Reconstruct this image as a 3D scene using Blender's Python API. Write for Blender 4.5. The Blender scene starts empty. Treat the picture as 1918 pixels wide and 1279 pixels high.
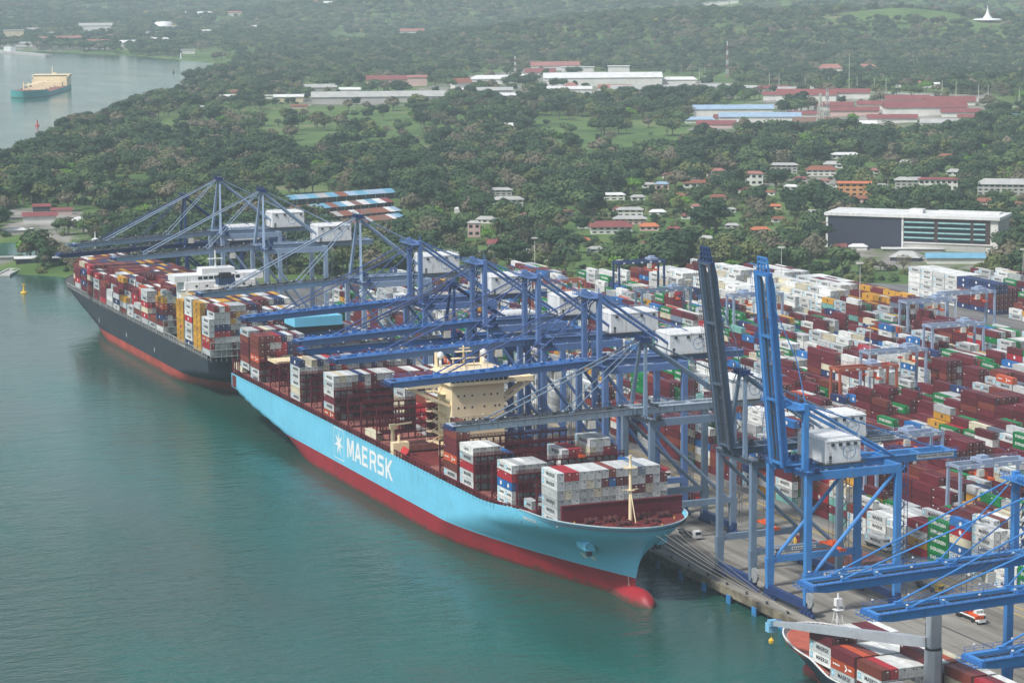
import bpy, math, random
import numpy as np
from mathutils import Vector, Matrix, noise
R = math.radians
random.seed(7); rng = np.random.default_rng(7)
S = bpy.context.scene
COL = S.collection

# ---------------------------------------------------------------- camera
CAM = np.array([1049.63, -303.95, 194.6]); YAW, PIT, ROL, FPX = R(157.54), R(8.447), R(-.448), 4817.0
_d = np.array([math.cos(PIT)*math.cos(YAW), math.cos(PIT)*math.sin(YAW), -math.sin(PIT)])
_r0 = np.array([math.sin(YAW), -math.cos(YAW), 0.]); _u0 = np.cross(_r0, _d)
_r = _r0*math.cos(ROL)+_u0*math.sin(ROL); _u = _u0*math.cos(ROL)-_r0*math.sin(ROL)
cd = bpy.data.cameras.new('camera'); cam = bpy.data.objects.new('camera', cd); COL.objects.link(cam)
cam.matrix_world = Matrix(((_r[0], _u[0], -_d[0], CAM[0]), (_r[1], _u[1], -_d[1], CAM[1]), (_r[2], _u[2], -_d[2], CAM[2]), (0, 0, 0, 1)))
cd.sensor_width = 36; cd.lens = 36*FPX/1918; cd.clip_start = 1; cd.clip_end = 60000
S.camera = cam

def at(x, y, z=3.6):
    """a point of the ground (height z) seen in the photograph"""
    v = _d*FPX+_r*(x-959)+_u*(639.5-y); t = (z-CAM[2])/v[2]
    return Vector(CAM+v*t)
def atd(x, dist):
    """ground position at a given distance along the bearing of a photo column"""
    v = _d*FPX+_r*(x-959); h = v[:2]/np.linalg.norm(v[:2])
    return Vector((CAM[0]+h[0]*dist, CAM[1]+h[1]*dist, 0))
def px(P):
    v = np.array(P, float)-CAM; z = v@_d
    return 959+FPX*(v@_r)/z, 639.5-FPX*(v@_u)/z, z
def dist(P): return math.hypot(P[0]-CAM[0], P[1]-CAM[1])

# ---------------------------------------------------------------- light
w = bpy.data.worlds.new('World'); S.world = w; w.use_nodes = True
nt = w.node_tree; nt.nodes.clear()
o = nt.nodes.new('ShaderNodeOutputWorld'); b = nt.nodes.new('ShaderNodeBackground'); sk = nt.nodes.new('ShaderNodeTexSky')
SUN_EL, SUN_AZ = R(52), R(-72)      # azimuth measured from +x towards +y: over the water, slightly ahead of the ships
sk.sky_type = 'NISHITA'; sk.sun_disc = False; sk.sun_elevation = SUN_EL; sk.sun_rotation = math.pi/2-SUN_AZ
sk.altitude = 0; sk.air_density = 1.2; sk.dust_density = 1.5; sk.ozone_density = 1
b.inputs[1].default_value = 0.1
hs = nt.nodes.new('ShaderNodeHueSaturation'); hs.inputs['Saturation'].default_value = .68
nt.links.new(sk.outputs[0], hs.inputs['Color']); nt.links.new(hs.outputs[0], b.inputs[0]); nt.links.new(b.outputs[0], o.inputs[0])
sl = bpy.data.lights.new('sun', 'SUN'); sl.energy = 2.9; sl.angle = R(7); sl.color = (1, .97, .92)
so = bpy.data.objects.new('sun', sl); COL.objects.link(so)
sd = Vector((math.cos(SUN_EL)*math.cos(SUN_AZ), math.cos(SUN_EL)*math.sin(SUN_AZ), math.sin(SUN_EL)))
so.rotation_euler = sd.to_track_quat('Z', 'Y').to_euler()
S.view_settings.view_transform = 'Standard'; S.view_settings.look = 'None'
S.view_settings.exposure = 0.5; S.view_settings.gamma = 1
S.render.engine = 'CYCLES'
try:
    S.cycles.use_denoising = True; S.cycles.denoiser = 'OPENIMAGEDENOISE'
except Exception: pass
S.cycles.max_bounces = 5; S.cycles.diffuse_bounces = 2; S.cycles.glossy_bounces = 2; S.cycles.transmission_bounces = 2
S.cycles.volume_bounces = 2; S.cycles.transparent_max_bounces = 4; S.cycles.caustics_reflective = False; S.cycles.caustics_refractive = False

# ---------------------------------------------------------------- helpers
def tag(o, label=None, cat=None, group=None, kind=None):
    if label:
        o['label'] = label
    if cat: o['category'] = cat
    if group: o['group'] = group
    if kind: o['kind'] = kind
    return o
def empty(name, loc, label, cat, group=None, rz=0):
    o = bpy.data.objects.new(name, None); COL.objects.link(o); o.location = loc; o.rotation_euler = (0, 0, rz)
    o.empty_display_size = 1
    return tag(o, label, cat, group)
ONES = 'zero first second third fourth fifth sixth seventh eighth ninth tenth eleventh twelfth thirteenth fourteenth fifteenth sixteenth seventeenth eighteenth nineteenth twentieth'.split()
def od(n):
    if n <= 20: return ONES[n]
    return str(n)+('th' if 10 < n % 100 < 20 else {1: 'st', 2: 'nd', 3: 'rd'}.get(n % 10, 'th'))

class MB:
    def __init__(s): s.v = []; s.f = []; s.m = []
    def add(s, vs, fs, m=0):
        n = len(s.v); s.v += [tuple(map(float, q)) for q in vs]; s.f += [tuple(n+i for i in f) for f in fs]; s.m += [m]*len(fs); return s
    def box(s, x0, x1, y0, y1, z0, z1, m=0):
        return s.add([(x0, y0, z0), (x1, y0, z0), (x1, y1, z0), (x0, y1, z0), (x0, y0, z1), (x1, y0, z1), (x1, y1, z1), (x0, y1, z1)],
                     [(0, 3, 2, 1), (4, 5, 6, 7), (0, 1, 5, 4), (1, 2, 6, 5), (2, 3, 7, 6), (3, 0, 4, 7)], m)
    def cb(s, c, d, m=0):
        return s.box(c[0]-d[0]/2, c[0]+d[0]/2, c[1]-d[1]/2, c[1]+d[1]/2, c[2]-d[2]/2, c[2]+d[2]/2, m)
    def beam(s, p, q, w, h=None, w2=None, h2=None, m=0, up=(0, 0, 1)):
        h = h or w; w2 = w2 or w; h2 = h2 or h
        p = Vector(p); q = Vector(q); d = (q-p).normalized(); upv = Vector(up)
        if abs(d.dot(upv)) > .98: upv = Vector((0, 1, 0))
        a = d.cross(upv).normalized(); b_ = a.cross(d).normalized()
        vs = []
        for c, W, H in ((p, w, h), (q, w2, h2)):
            for i, j in ((-1, -1), (1, -1), (1, 1), (-1, 1)): vs.append(c+a*(i*W/2)+b_*(j*H/2))
        return s.add(vs, [(0, 1, 2, 3), (7, 6, 5, 4), (1, 0, 4, 5), (2, 1, 5, 6), (3, 2, 6, 7), (0, 3, 7, 4)], m)
    def tube(s, p, q, r, n=6, r2=None, m=0, cap=True):
        r2 = r if r2 is None else r2
        p = Vector(p); q = Vector(q); d = (q-p).normalized(); upv = Vector((0, 0, 1))
        if abs(d.dot(upv)) > .98: upv = Vector((0, 1, 0))
        a = d.cross(upv).normalized(); b_ = a.cross(d).normalized(); vs = []
        for c, rr in ((p, r), (q, r2)):
            for i in range(n):
                t = 2*math.pi*i/n; vs.append(c+a*(rr*math.cos(t))+b_*(rr*math.sin(t)))
        fs = [(i, (i+1) % n, n+(i+1) % n, n+i) for i in range(n)]
        if cap: fs += [tuple(range(n))[::-1], tuple(range(n, 2*n))]
        return s.add(vs, fs, m)
    def prism(s, poly, z0, z1, m=0):
        n = len(poly); vs = [(a, b, z0) for a, b in poly]+[(a, b, z1) for a, b in poly]
        return s.add(vs, [tuple(range(n))[::-1], tuple(range(n, 2*n))]+[(i, (i+1) % n, n+(i+1) % n, n+i) for i in range(n)], m)
    def lathe(s, prof, n=12, c=(0, 0, 0), m=0):
        vs = []; fs = []
        for r_, z in prof:
            for i in range(n):
                t = 2*math.pi*i/n; vs.append((c[0]+r_*math.cos(t), c[1]+r_*math.sin(t), c[2]+z))
        for k in range(len(prof)-1):
            for i in range(n): fs.append((k*n+i, k*n+(i+1) % n, (k+1)*n+(i+1) % n, (k+1)*n+i))
        fs.append(tuple(range((len(prof)-1)*n, len(prof)*n)))
        return s.add(vs, fs, m)
    def rail(s, p, q, h=1.1, step=2.5, t=.07, m=0):
        p = Vector(p); q = Vector(q); L = (q-p).length; n = max(1, int(L/step))
        for k in (1, .5): s.beam(p+Vector((0, 0, h*k)), q+Vector((0, 0, h*k)), t, m=m)
        for i in range(n+1):
            c = p.lerp(q, i/n); s.beam(c, c+Vector((0, 0, h)), t, m=m)
        return s
    def text(s, txt, origin, ux, uy, h, wid=None, m=0, center=True, bold=.02):
        V, F, W = text_geo(txt, bold)
        sx = h if wid is None else wid/W
        o_ = Vector(origin); ux = Vector(ux); uy = Vector(uy)
        off = -W*sx/2 if center else 0
        return s.add([o_+ux*(a*sx+off)+uy*(b*h) for a, b in V], F, m)
    def mesh(s, name, mats, smooth=False):
        me = bpy.data.meshes.new(name); me.from_pydata(s.v, [], s.f)
        for m in mats: me.materials.append(m)
        if len(mats) > 1: me.polygons.foreach_set('material_index', s.m)
        if smooth: me.polygons.foreach_set('use_smooth', [True]*len(s.f))
        me.update(); return me
    def build(s, name, mats, parent=None, smooth=False, loc=None):
        if not isinstance(mats, (list, tuple)): mats = [mats]
        o = bpy.data.objects.new(name, s.mesh(name, mats, smooth)); COL.objects.link(o)
        if parent: o.parent = parent
        if loc is not None: o.location = loc
        return o
_tc = {}
def text_geo(txt, bold):
    k = (txt, bold)
    if k in _tc: return _tc[k]
    c = bpy.data.curves.new('t', 'FONT'); c.body = txt; c.size = 1; c.offset = bold; c.resolution_u = 2; c.fill_mode = 'FRONT'
    ob = bpy.data.objects.new('t', c); COL.objects.link(ob)
    bpy.context.view_layer.update()
    me = bpy.data.meshes.new_from_object(ob.evaluated_get(bpy.context.evaluated_depsgraph_get()))
    V = [(v.co.x, v.co.y) for v in me.vertices]; F = [tuple(p.vertices) for p in me.polygons]
    x0 = min(a for a, _ in V); x1 = max(a for a, _ in V); y0 = min(b for _, b in V); y1 = max(b for _, b in V); H = y1-y0
    V = [((a-x0)/H, (b-y0)/H) for a, b in V]
    bpy.data.objects.remove(ob); bpy.data.curves.remove(c); bpy.data.meshes.remove(me)
    _tc[k] = (V, F, (x1-x0)/H); return _tc[k]
def star(mb, c, ux, uy, r, m=0, n=7):
    c = Vector(c); ux = Vector(ux); uy = Vector(uy); vs = [c]
    for i in range(2*n):
        t = math.pi/2+math.pi*i/n; rr = r if i % 2 == 0 else r*.33
        vs.append(c+ux*(rr*math.cos(t))+uy*(rr*math.sin(t)))
    mb.add(vs, [(0, 1+i, 1+(i+1) % (2*n)) for i in range(2*n)], m)

# ---------------------------------------------------------------- materials
def mat(name, col, rough=.6, var=.25, scale=.3, rust=0, metal=0, streak=0, rnd=0, spec=.4, dirt=(.13, .09, .06)):
    m = bpy.data.materials.new(name); m.use_nodes = True; t = m.node_tree; n = t.nodes; L = t.links
    p = n['Principled BSDF']; p.inputs['Roughness'].default_value = rough; p.inputs['Metallic'].default_value = metal
    p.inputs['Specular IOR Level'].default_value = spec
    tc = n.new('ShaderNodeTexCoord'); oi = n.new('ShaderNodeObjectInfo')
    add = n.new('ShaderNodeVectorMath'); add.operation = 'MULTIPLY_ADD'; add.inputs[1].default_value = (1, 1, 1)
    cm = n.new('ShaderNodeCombineXYZ'); ml = n.new('ShaderNodeMath'); ml.operation = 'MULTIPLY'; ml.inputs[1].default_value = 97
    L.new(oi.outputs['Random'], ml.inputs[0]); L.new(ml.outputs[0], cm.inputs[0]); L.new(ml.outputs[0], cm.inputs[1])
    L.new(tc.outputs['Object'], add.inputs[0]); L.new(cm.outputs[0], add.inputs[2])
    nz = n.new('ShaderNodeTexNoise'); nz.inputs['Scale'].default_value = scale; nz.inputs['Detail'].default_value = 5; nz.inputs['Roughness'].default_value = .65
    L.new(add.outputs[0], nz.inputs['Vector'])
    r = n.new('ShaderNodeMapRange'); r.inputs[1].default_value = .3; r.inputs[2].default_value = .7
    r.inputs[3].default_value = 1-var; r.inputs[4].default_value = 1+var*.5
    L.new(nz.outputs[0], r.inputs[0])
    src = r.outputs[0]
    if rnd:
        r2 = n.new('ShaderNodeMapRange'); r2.inputs[3].default_value = 1-rnd; r2.inputs[4].default_value = 1+rnd*.7; L.new(oi.outputs['Random'], r2.inputs[0])
        mm = n.new('ShaderNodeMath'); mm.operation = 'MULTIPLY'; L.new(src, mm.inputs[0]); L.new(r2.outputs[0], mm.inputs[1]); src = mm.outputs[0]
    mx = n.new('ShaderNodeVectorMath'); mx.operation = 'SCALE'; mx.inputs[0].default_value = col; L.new(src, mx.inputs['Scale'])
    out = mx.outputs[0]
    if rust or streak:
        mp = n.new('ShaderNodeMapping'); mp.inputs['Scale'].default_value = (1, 1, .12 if streak else .6); L.new(add.outputs[0], mp.inputs[0])
        n2 = n.new('ShaderNodeTexNoise'); n2.inputs['Scale'].default_value = 1.3; n2.inputs['Detail'].default_value = 6; L.new(mp.outputs[0], n2.inputs['Vector'])
        r3 = n.new('ShaderNodeMapRange'); a = max(rust, streak); r3.inputs[1].default_value = .62-a*.14; r3.inputs[2].default_value = .8-a*.1; r3.inputs[4].default_value = .8
        L.new(n2.outputs[0], r3.inputs[0])
        mi = n.new('ShaderNodeMix'); mi.data_type = 'RGBA'; L.new(r3.outputs[0], mi.inputs[0]); L.new(out, mi.inputs[6]); mi.inputs[7].default_value = (*dirt, 1)
        out = mi.outputs[2]
    L.new(out, p.inputs['Base Color']); return m
def seams(m, w_=12, h_=3, amt=.1):
    """plating: slightly different plates with thin seams, in the object's own length and height"""
    t = m.node_tree; n = t.nodes; L = t.links; p = n['Principled BSDF']; src = p.inputs['Base Color'].links[0].from_socket
    sx = n.new('ShaderNodeSeparateXYZ'); L.new(n['Texture Coordinate'].outputs['Object'], sx.inputs[0]); cx = n.new('ShaderNodeCombineXYZ'); L.new(sx.outputs[0], cx.inputs[0]); L.new(sx.outputs[2], cx.inputs[1])
    b = n.new('ShaderNodeTexBrick'); b.inputs['Scale'].default_value = 1; b.inputs['Brick Width'].default_value = w_; b.inputs['Row Height'].default_value = h_; b.inputs['Mortar Size'].default_value = .07; L.new(cx.outputs[0], b.inputs['Vector'])
    b.inputs['Color1'].default_value = (1, 1, 1, 1); b.inputs['Color2'].default_value = (1-amt*.7,)*3+(1,); b.inputs['Mortar'].default_value = (1-amt*2.2,)*3+(1,)
    mx = n.new('ShaderNodeMix'); mx.data_type = 'RGBA'; mx.blend_type = 'MULTIPLY'; mx.inputs[0].default_value = 1; L.new(src, mx.inputs[6]); L.new(b.outputs[0], mx.inputs[7]); L.new(mx.outputs[2], p.inputs['Base Color'])
def algae(m, z0=.9, col=(.035, .04, .022)):
    t = m.node_tree; n = t.nodes; L = t.links; p = n['Principled BSDF']; src = p.inputs['Base Color'].links[0].from_socket
    sx = n.new('ShaderNodeSeparateXYZ'); L.new(n['Texture Coordinate'].outputs['Object'], sx.inputs[0]); nz = n.new('ShaderNodeTexNoise'); nz.inputs['Scale'].default_value = .25; nz.inputs['Detail'].default_value = 6; L.new(n['Texture Coordinate'].outputs['Object'], nz.inputs['Vector'])
    a = n.new('ShaderNodeMath'); a.operation = 'MULTIPLY_ADD'; a.inputs[1].default_value = -3.5; L.new(nz.outputs[0], a.inputs[0]); L.new(sx.outputs[2], a.inputs[2])
    r = n.new('ShaderNodeMapRange'); r.inputs[1].default_value = z0-1.9; r.inputs[2].default_value = z0-.7; r.inputs[3].default_value = .75; r.inputs[4].default_value = 0; L.new(a.outputs[0], r.inputs[0])
    mx = n.new('ShaderNodeMix'); mx.data_type = 'RGBA'; L.new(r.outputs[0], mx.inputs[0]); L.new(src, mx.inputs[6]); mx.inputs[7].default_value = (*col, 1); L.new(mx.outputs[2], p.inputs['Base Color'])
M = {}
M['white'] = mat('white_paint', (.74, .75, .74), .5, .12, .3, streak=.25)
M['offwhite'] = mat('offwhite', (.6, .58, .52), .6, .2)
M['black'] = mat('black', (.02, .022, .025), .6)
M['dark'] = mat('dark_steel', (.05, .055, .065), .6)
M['grey'] = mat('grey_steel', (.3, .31, .32), .6, rust=.3)
M['rope'] = mat('rope', (.36, .33, .27), .9)
M['glass'] = mat('window_glass', (.015, .03, .04), .12, .1)
M['orange'] = mat('orange_paint', (.75, .11, .02), .5)
M['yellow'] = mat('yellow_paint', (.7, .45, .04), .5)
M['redp'] = mat('red_paint', (.5, .03, .03), .5)
# ---------------------------------------------------------------- terrain
coast = [(-345, 96), (-360, 92), (-440, 92), (-500, 72), (-545, 42), (-560, 27), (-610, 14), (-640, 40), (-615, 95), (-650, 118), (-735, 95), (-770, 20), (-950, -40), (-1200, 40), (-1401, 182),
 (-1579, 251), (-1939, 369), (-2017, 429), (-2336, 542), (-2635, 697), (-3000, 800), (-3307, 938), (-3503, 1035), (-3698, 1082), (-4020, 1065), (-4276, 1042), (-4639, 953), (-4780, 820), (-4900, 400),
 (-6000, -900), (-9000, -3500), (-16000, -6000), (-16000, 16000), (6000, 16000), (5000, 5000), (1500, 1400), (1000, 300), (1000, 90)]
cp = np.array(coast, float)
def sdist(X, Y):
    """signed distance to the coast, positive on land"""
    d = np.full(X.shape, 1e18); ins = np.zeros(X.shape, bool)
    for i in range(len(cp)):
        a = cp[i]; b_ = cp[(i+1) % len(cp)]; e = b_-a
        t = np.clip(((X-a[0])*e[0]+(Y-a[1])*e[1])/(e@e), 0, 1)
        d = np.minimum(d, (X-a[0]-t*e[0])**2+(Y-a[1]-t*e[1])**2)
        c = ((a[1] > Y) != (b_[1] > Y)) & (X < (b_[0]-a[0])*(Y-a[1])/(b_[1]-a[1]+1e-12)+a[0]); ins ^= c
    return np.where(ins, 1, -1)*np.sqrt(d)
hills = []   # (x, y, height, sigma along view, sigma across)
def hill(pxx, D, h, sa, sc): 
    p_ = atd(pxx, D); hills.append((p_.x, p_.y, h, sa, sc))
hill(1330, 5250, 72, 600, 260); hill(1110, 5350, 58, 560, 220); hill(1540, 5350, 68, 500, 260); hill(1690, 5300, 82, 330, 170); hill(1838, 5250, 53, 300, 160); hill(1980, 5200, 52, 600, 300)
hill(900, 7600, 80, 800, 600); hill(1250, 8200, 112, 800, 700); hill(1700, 7600, 104, 800, 700); hill(2100, 7400, 100, 800, 700)
hill(500, 10300, 92, 800, 700); hill(150, 10100, 95, 800, 600); hill(-200, 9900, 95, 800, 700); hill(750, 10000, 95, 800, 700); hill(250, 9300, 50, 500, 400); hill(-30, 8600, 45, 450, 250); hill(1100, 10400, 120, 800, 900)
hill(1000, 3500, 8, 300, 150); hill(1850, 3300, 22, 350, 220); hill(1500, 3300, 8, 300, 200)
def ground(X, Y):
    X = np.asarray(X, float); Y = np.asarray(Y, float)
    sd_ = sdist(X, Y); z = np.clip(sd_*.22, -5, 3.4)
    H = np.zeros(X.shape)
    ax = X-CAM[0]; ay = Y-CAM[1]
    for hx, hy, h, sa, sc in hills:
        v = np.array([hx-CAM[0], hy-CAM[1]]); v /= np.linalg.norm(v)
        dx = X-hx; dy = Y-hy; a = dx*v[0]+dy*v[1]; c = -dx*v[1]+dy*v[0]
        s_ = np.where(a < 0, sa*(.42 if h > 40 else 1), sa); H += (h*np.exp(-(a/s_)**2/2-(c/sc)**2/2))**4
    H = H**.25
    H += (np.sin(X/310)*np.cos(Y/270)+np.sin(X/143+1)*np.sin(Y/121))*np.clip((np.hypot(ax, ay)-3300)/4000, 0, 1)*5
    z = z+np.clip(H, 0, None)*np.clip(sd_/250, 0, 1)
    return z
def gz(x, y): return float(ground(np.array([x]), np.array([y]))[0])
nr = 430; rad = 560*np.exp(np.linspace(0, math.log(14500/560), nr)); na = 330
ang = YAW+np.concatenate([np.linspace(-R(40), -R(14.1), 40), np.linspace(-R(14), R(14), na-80), np.linspace(R(14.1), R(40), 40)])
RR, AA = np.meshgrid(rad, ang, indexing='ij'); X = CAM[0]+RR*np.cos(AA); Y = CAM[1]+RR*np.sin(AA); Z = ground(X, Y)
vs = np.stack([X, Y, Z], -1).reshape(-1, 3)
i, j = np.meshgrid(np.arange(nr-1), np.arange(na-1), indexing='ij'); a0 = (i*na+j).ravel()
fs = np.stack([a0, a0+na, a0+na+1, a0+1], -1)[:, ::-1]
me = bpy.data.meshes.new('terrain'); me.vertices.add(len(vs)); me.vertices.foreach_set('co', vs.ravel()); me.loops.add(fs.size); me.loops.foreach_set('vertex_index', fs.ravel())
me.polygons.add(len(fs)); me.polygons.foreach_set('loop_start', np.arange(0, fs.size, 4)); me.polygons.foreach_set('loop_total', np.full(len(fs), 4)); me.polygons.foreach_set('use_smooth', np.ones(len(fs), bool))
me.update(); me.validate()
ter = bpy.data.objects.new('terrain', me); COL.objects.link(ter); tag(ter, kind='structure')
def ramp(n, L, src, stops):
    r = n.new('ShaderNodeValToRGB'); e = r.color_ramp.elements
    while len(e) > 1: e.remove(e[-1])
    for k, (p_, c) in enumerate(stops):
        q = e[0] if k == 0 else e.new(p_); q.position = p_; q.color = (*c, 1)
    L.new(src, r.inputs[0]); return r.outputs[0]
def nmat(name, scale, stops, rough=.9, detail=8, bump=0, scl=(1, 1, 1), bscale=None):
    m = bpy.data.materials.new(name); m.use_nodes = True; t = m.node_tree; n = t.nodes; L = t.links; p = n['Principled BSDF']
    p.inputs['Roughness'].default_value = rough; p.inputs['Specular IOR Level'].default_value = .2
    tc = n.new('ShaderNodeTexCoord'); mp = n.new('ShaderNodeMapping'); mp.inputs['Scale'].default_value = scl; L.new(tc.outputs['Object'], mp.inputs[0])
    nz = n.new('ShaderNodeTexNoise'); nz.inputs['Scale'].default_value = scale; nz.inputs['Detail'].default_value = detail; nz.inputs['Roughness'].default_value = .6; L.new(mp.outputs[0], nz.inputs['Vector'])
    L.new(ramp(n, L, nz.outputs[0], stops), p.inputs['Base Color'])
    if bump:
        n2 = n.new('ShaderNodeTexNoise'); n2.inputs['Scale'].default_value = bscale or scale*8; n2.inputs['Detail'].default_value = 4; L.new(mp.outputs[0], n2.inputs['Vector'])
        bp = n.new('ShaderNodeBump'); bp.inputs['Strength'].default_value = bump; bp.inputs['Distance'].default_value = 1; L.new(n2.outputs[0], bp.inputs['Height']); L.new(bp.outputs[0], p.inputs['Normal'])
    return m
PAVE = [[(700, 200), (860, 206), (1400, 190), (1380, 158), (1240, 146), (1000, 128), (860, 146)], [(1440, 200), (1860, 208), (1870, 248), (1560, 252), (1290, 250), (1300, 226)], [(15, 392), (195, 390), (205, 436), (60, 452), (0, 452)], [(1590, 464), (1890, 476), (1870, 502), (1590, 505)],
        [(560, 200), (845, 203), (845, 180), (560, 178)], [(120, 60), (420, 60), (430, 72), (280, 96), (0, 92), (0, 62)], [(1300, 330), (1640, 330), (1640, 345), (1300, 350)], [(880, 470), (1040, 470), (1040, 486), (880, 486)]]
pv_ = np.zeros(len(vs)); vx, vy = vs[:, 0], vs[:, 1]
def inpoly(x, y, poly):
    ins = np.zeros(x.shape, bool); n = len(poly)
    for i in range(n):
        (x1, y1), (x2, y2) = poly[i], poly[(i+1) % n]
        ins ^= ((y1 > y) != (y2 > y)) & (x < (x2-x1)*(y-y1)/(y2-y1+1e-12)+x1)
    return ins
for pl in PAVE: pv_[inpoly(vx, vy, [tuple(at(a, c)[:2]) for a, c in pl])] = 1
at_ = ter.data.attributes.new('paved', 'FLOAT', 'POINT'); at_.data.foreach_set('value', pv_.astype(np.float32))
ter.data.materials.append(nmat('grassland', .012, [(.3, (.04, .075, .02)), (.43, (.07, .125, .034)), (.55, (.1, .165, .045)), (.62, (.14, .165, .07)), (.7, (.2, .18, .1)), (.8, (.26, .22, .17))], detail=10))

tm_ = ter.data.materials[0]; n = tm_.node_tree.nodes; L = tm_.node_tree.links; p = n['Principled BSDF']; src = p.inputs['Base Color'].links[0].from_socket
an = n.new('ShaderNodeAttribute'); an.attribute_name = 'paved'; nz = n.new('ShaderNodeTexNoise'); nz.inputs['Scale'].default_value = .035; nz.inputs['Detail'].default_value = 6; L.new(n['Texture Coordinate'].outputs['Object'], nz.inputs['Vector'])
mr = n.new('ShaderNodeMapRange'); mr.inputs[1].default_value = .38; mr.inputs[2].default_value = .52; L.new(nz.outputs[0], mr.inputs[0]); ml = n.new('ShaderNodeMath'); ml.operation = 'MULTIPLY'; L.new(mr.outputs[0], ml.inputs[0]); L.new(an.outputs['Fac'], ml.inputs[1])
mi = n.new('ShaderNodeMix'); mi.data_type = 'RGBA'; L.new(ml.outputs[0], mi.inputs[0]); L.new(src, mi.inputs[6]); L.new(ramp(n, L, nz.outputs[0], [(.35, (.12, .105, .08)), (.5, (.22, .205, .18)), (.65, (.3, .285, .26))]), mi.inputs[7]); L.new(mi.outputs[2], p.inputs['Base Color'])
# water
wm = bpy.data.materials.new('harbour_water'); wm.use_nodes = True; t = wm.node_tree; n = t.nodes; L = t.links; p = n['Principled BSDF']
p.inputs['Roughness'].default_value = .09; p.inputs['IOR'].default_value = 1.33; p.inputs['Specular IOR Level'].default_value = .4
tc = n.new('ShaderNodeTexCoord')
nz = n.new('ShaderNodeTexNoise'); nz.inputs['Scale'].default_value = .006; nz.inputs['Detail'].default_value = 4
mp0 = n.new('ShaderNodeMapping'); mp0.inputs['Scale'].default_value = (.5, 1.6, 1); L.new(tc.outputs['Object'], mp0.inputs[0]); L.new(mp0.outputs[0], nz.inputs['Vector'])
L.new(ramp(n, L, nz.outputs[0], [(.3, (.01, .045, .032)), (.48, (.018, .066, .049)), (.6, (.012, .1, .08)), (.74, (.034, .085, .066))]), p.inputs['Base Color'])
h = None
for sc, st, rot, stx in ((.07, .9, 20, .4), (.22, .75, 38, .45), (.7, .34, 12, .55), (2.2, .07, 50, .8)):
    mp = n.new('ShaderNodeMapping'); mp.inputs['Rotation'].default_value = (0, 0, R(rot)); mp.inputs['Scale'].default_value = (1, stx, 1); L.new(tc.outputs['Object'], mp.inputs[0])
    q = n.new('ShaderNodeTexNoise'); q.inputs['Scale'].default_value = sc; q.inputs['Detail'].default_value = 3; L.new(mp.outputs[0], q.inputs['Vector'])
    m_ = n.new('ShaderNodeMath'); m_.operation = 'MULTIPLY'; m_.inputs[1].default_value = st; L.new(q.outputs[0], m_.inputs[0])
    if h is None: h = m_.outputs[0]
    else:
        a_ = n.new('ShaderNodeMath'); L.new(h, a_.inputs[0]); L.new(m_.outputs[0], a_.inputs[1]); h = a_.outputs[0]
# calm slicks and ruffled patches
q = n.new('ShaderNodeTexNoise'); q.inputs['Scale'].default_value = .012; q.inputs['Detail'].default_value = 3; L.new(mp0.outputs[0], q.inputs['Vector'])
rr_ = n.new('ShaderNodeMapRange'); rr_.inputs[1].default_value = .35; rr_.inputs[2].default_value = .65; rr_.inputs[3].default_value = .3; rr_.inputs[4].default_value = 1; L.new(q.outputs[0], rr_.inputs[0])
bp = n.new('ShaderNodeBump'); bp.inputs['Distance'].default_value = 1.0; sx_ = n.new('ShaderNodeSeparateXYZ'); L.new(tc.outputs['Object'], sx_.inputs[0]); cr = n.new('ShaderNodeMapRange'); cr.inputs[1].default_value = 380; cr.inputs[2].default_value = -200; cr.inputs[3].default_value = 1; cr.inputs[4].default_value = .4; L.new(sx_.outputs[0], cr.inputs[0]); mm_ = n.new('ShaderNodeMath'); mm_.operation = 'MULTIPLY'; L.new(rr_.outputs[0], mm_.inputs[0]); L.new(cr.outputs[0], mm_.inputs[1]); L.new(mm_.outputs[0], bp.inputs['Strength']); L.new(h, bp.inputs['Height']); L.new(bp.outputs[0], p.inputs['Normal'])
water = MB().add([(-16000, -9000, 0), (4000, -9000, 0), (4000, 3000, 0), (-16000, 3000, 0)], [(0, 1, 2, 3)]).build('harbour_water', wm); tag(water, kind='structure')

# ---------------------------------------------------------------- quay
conc = nmat('concrete', .22, [(.3, (.1, .092, .08)), (.45, (.19, .175, .15)), (.56, (.24, .225, .195)), (.7, (.31, .29, .255))], scl=(.07, 1, 1), detail=12)
asph = nmat('asphalt', .09, [(.3, (.085, .085, .085)), (.5, (.15, .15, .145)), (.7, (.22, .215, .2))], scl=(.15, 1, 1), detail=12)
fasc = nmat('quay_edge', .12, [(.35, (.05, .045, .04)), (.5, (.2, .17, .12)), (.65, (.42, .37, .27))])
YB = [(-480, 118), (-400, 215), (-331, 392), (-280, 445), (-235, 500), (100, 560), (640, 560)]
apron = MB(); apron.prism([(-345, 50), (660, 50), (660, 120), (-345, 120)], 2.6, 4.0); apron = tag(apron.build('quay_apron', conc), kind='structure')
yardg = MB(); yardg.prism([(-345, 120.01), (660, 120.01)]+[(a, b_) for a, b_ in YB[::-1][:-1]]+[(-400, 118)], 2.4, 3.99); tag(yardg.build('yard_ground', asph), kind='structure')
tag(MB().box(-345, 660, 49.4, 49.99, 1.6, 4.15).build('kerb', fasc), kind='structure')
q = MB()
for k in range(-34, 66): q.box(k*10-.6, k*10+.6, 50.5, 51.6, -4, 2.6)
q.box(-345, 660, 56, 57, -4, 2.6)
tag(q.build('quay_wall', M['dark']), 'dark piles and wall under the quay deck', 'quay wall')
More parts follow.
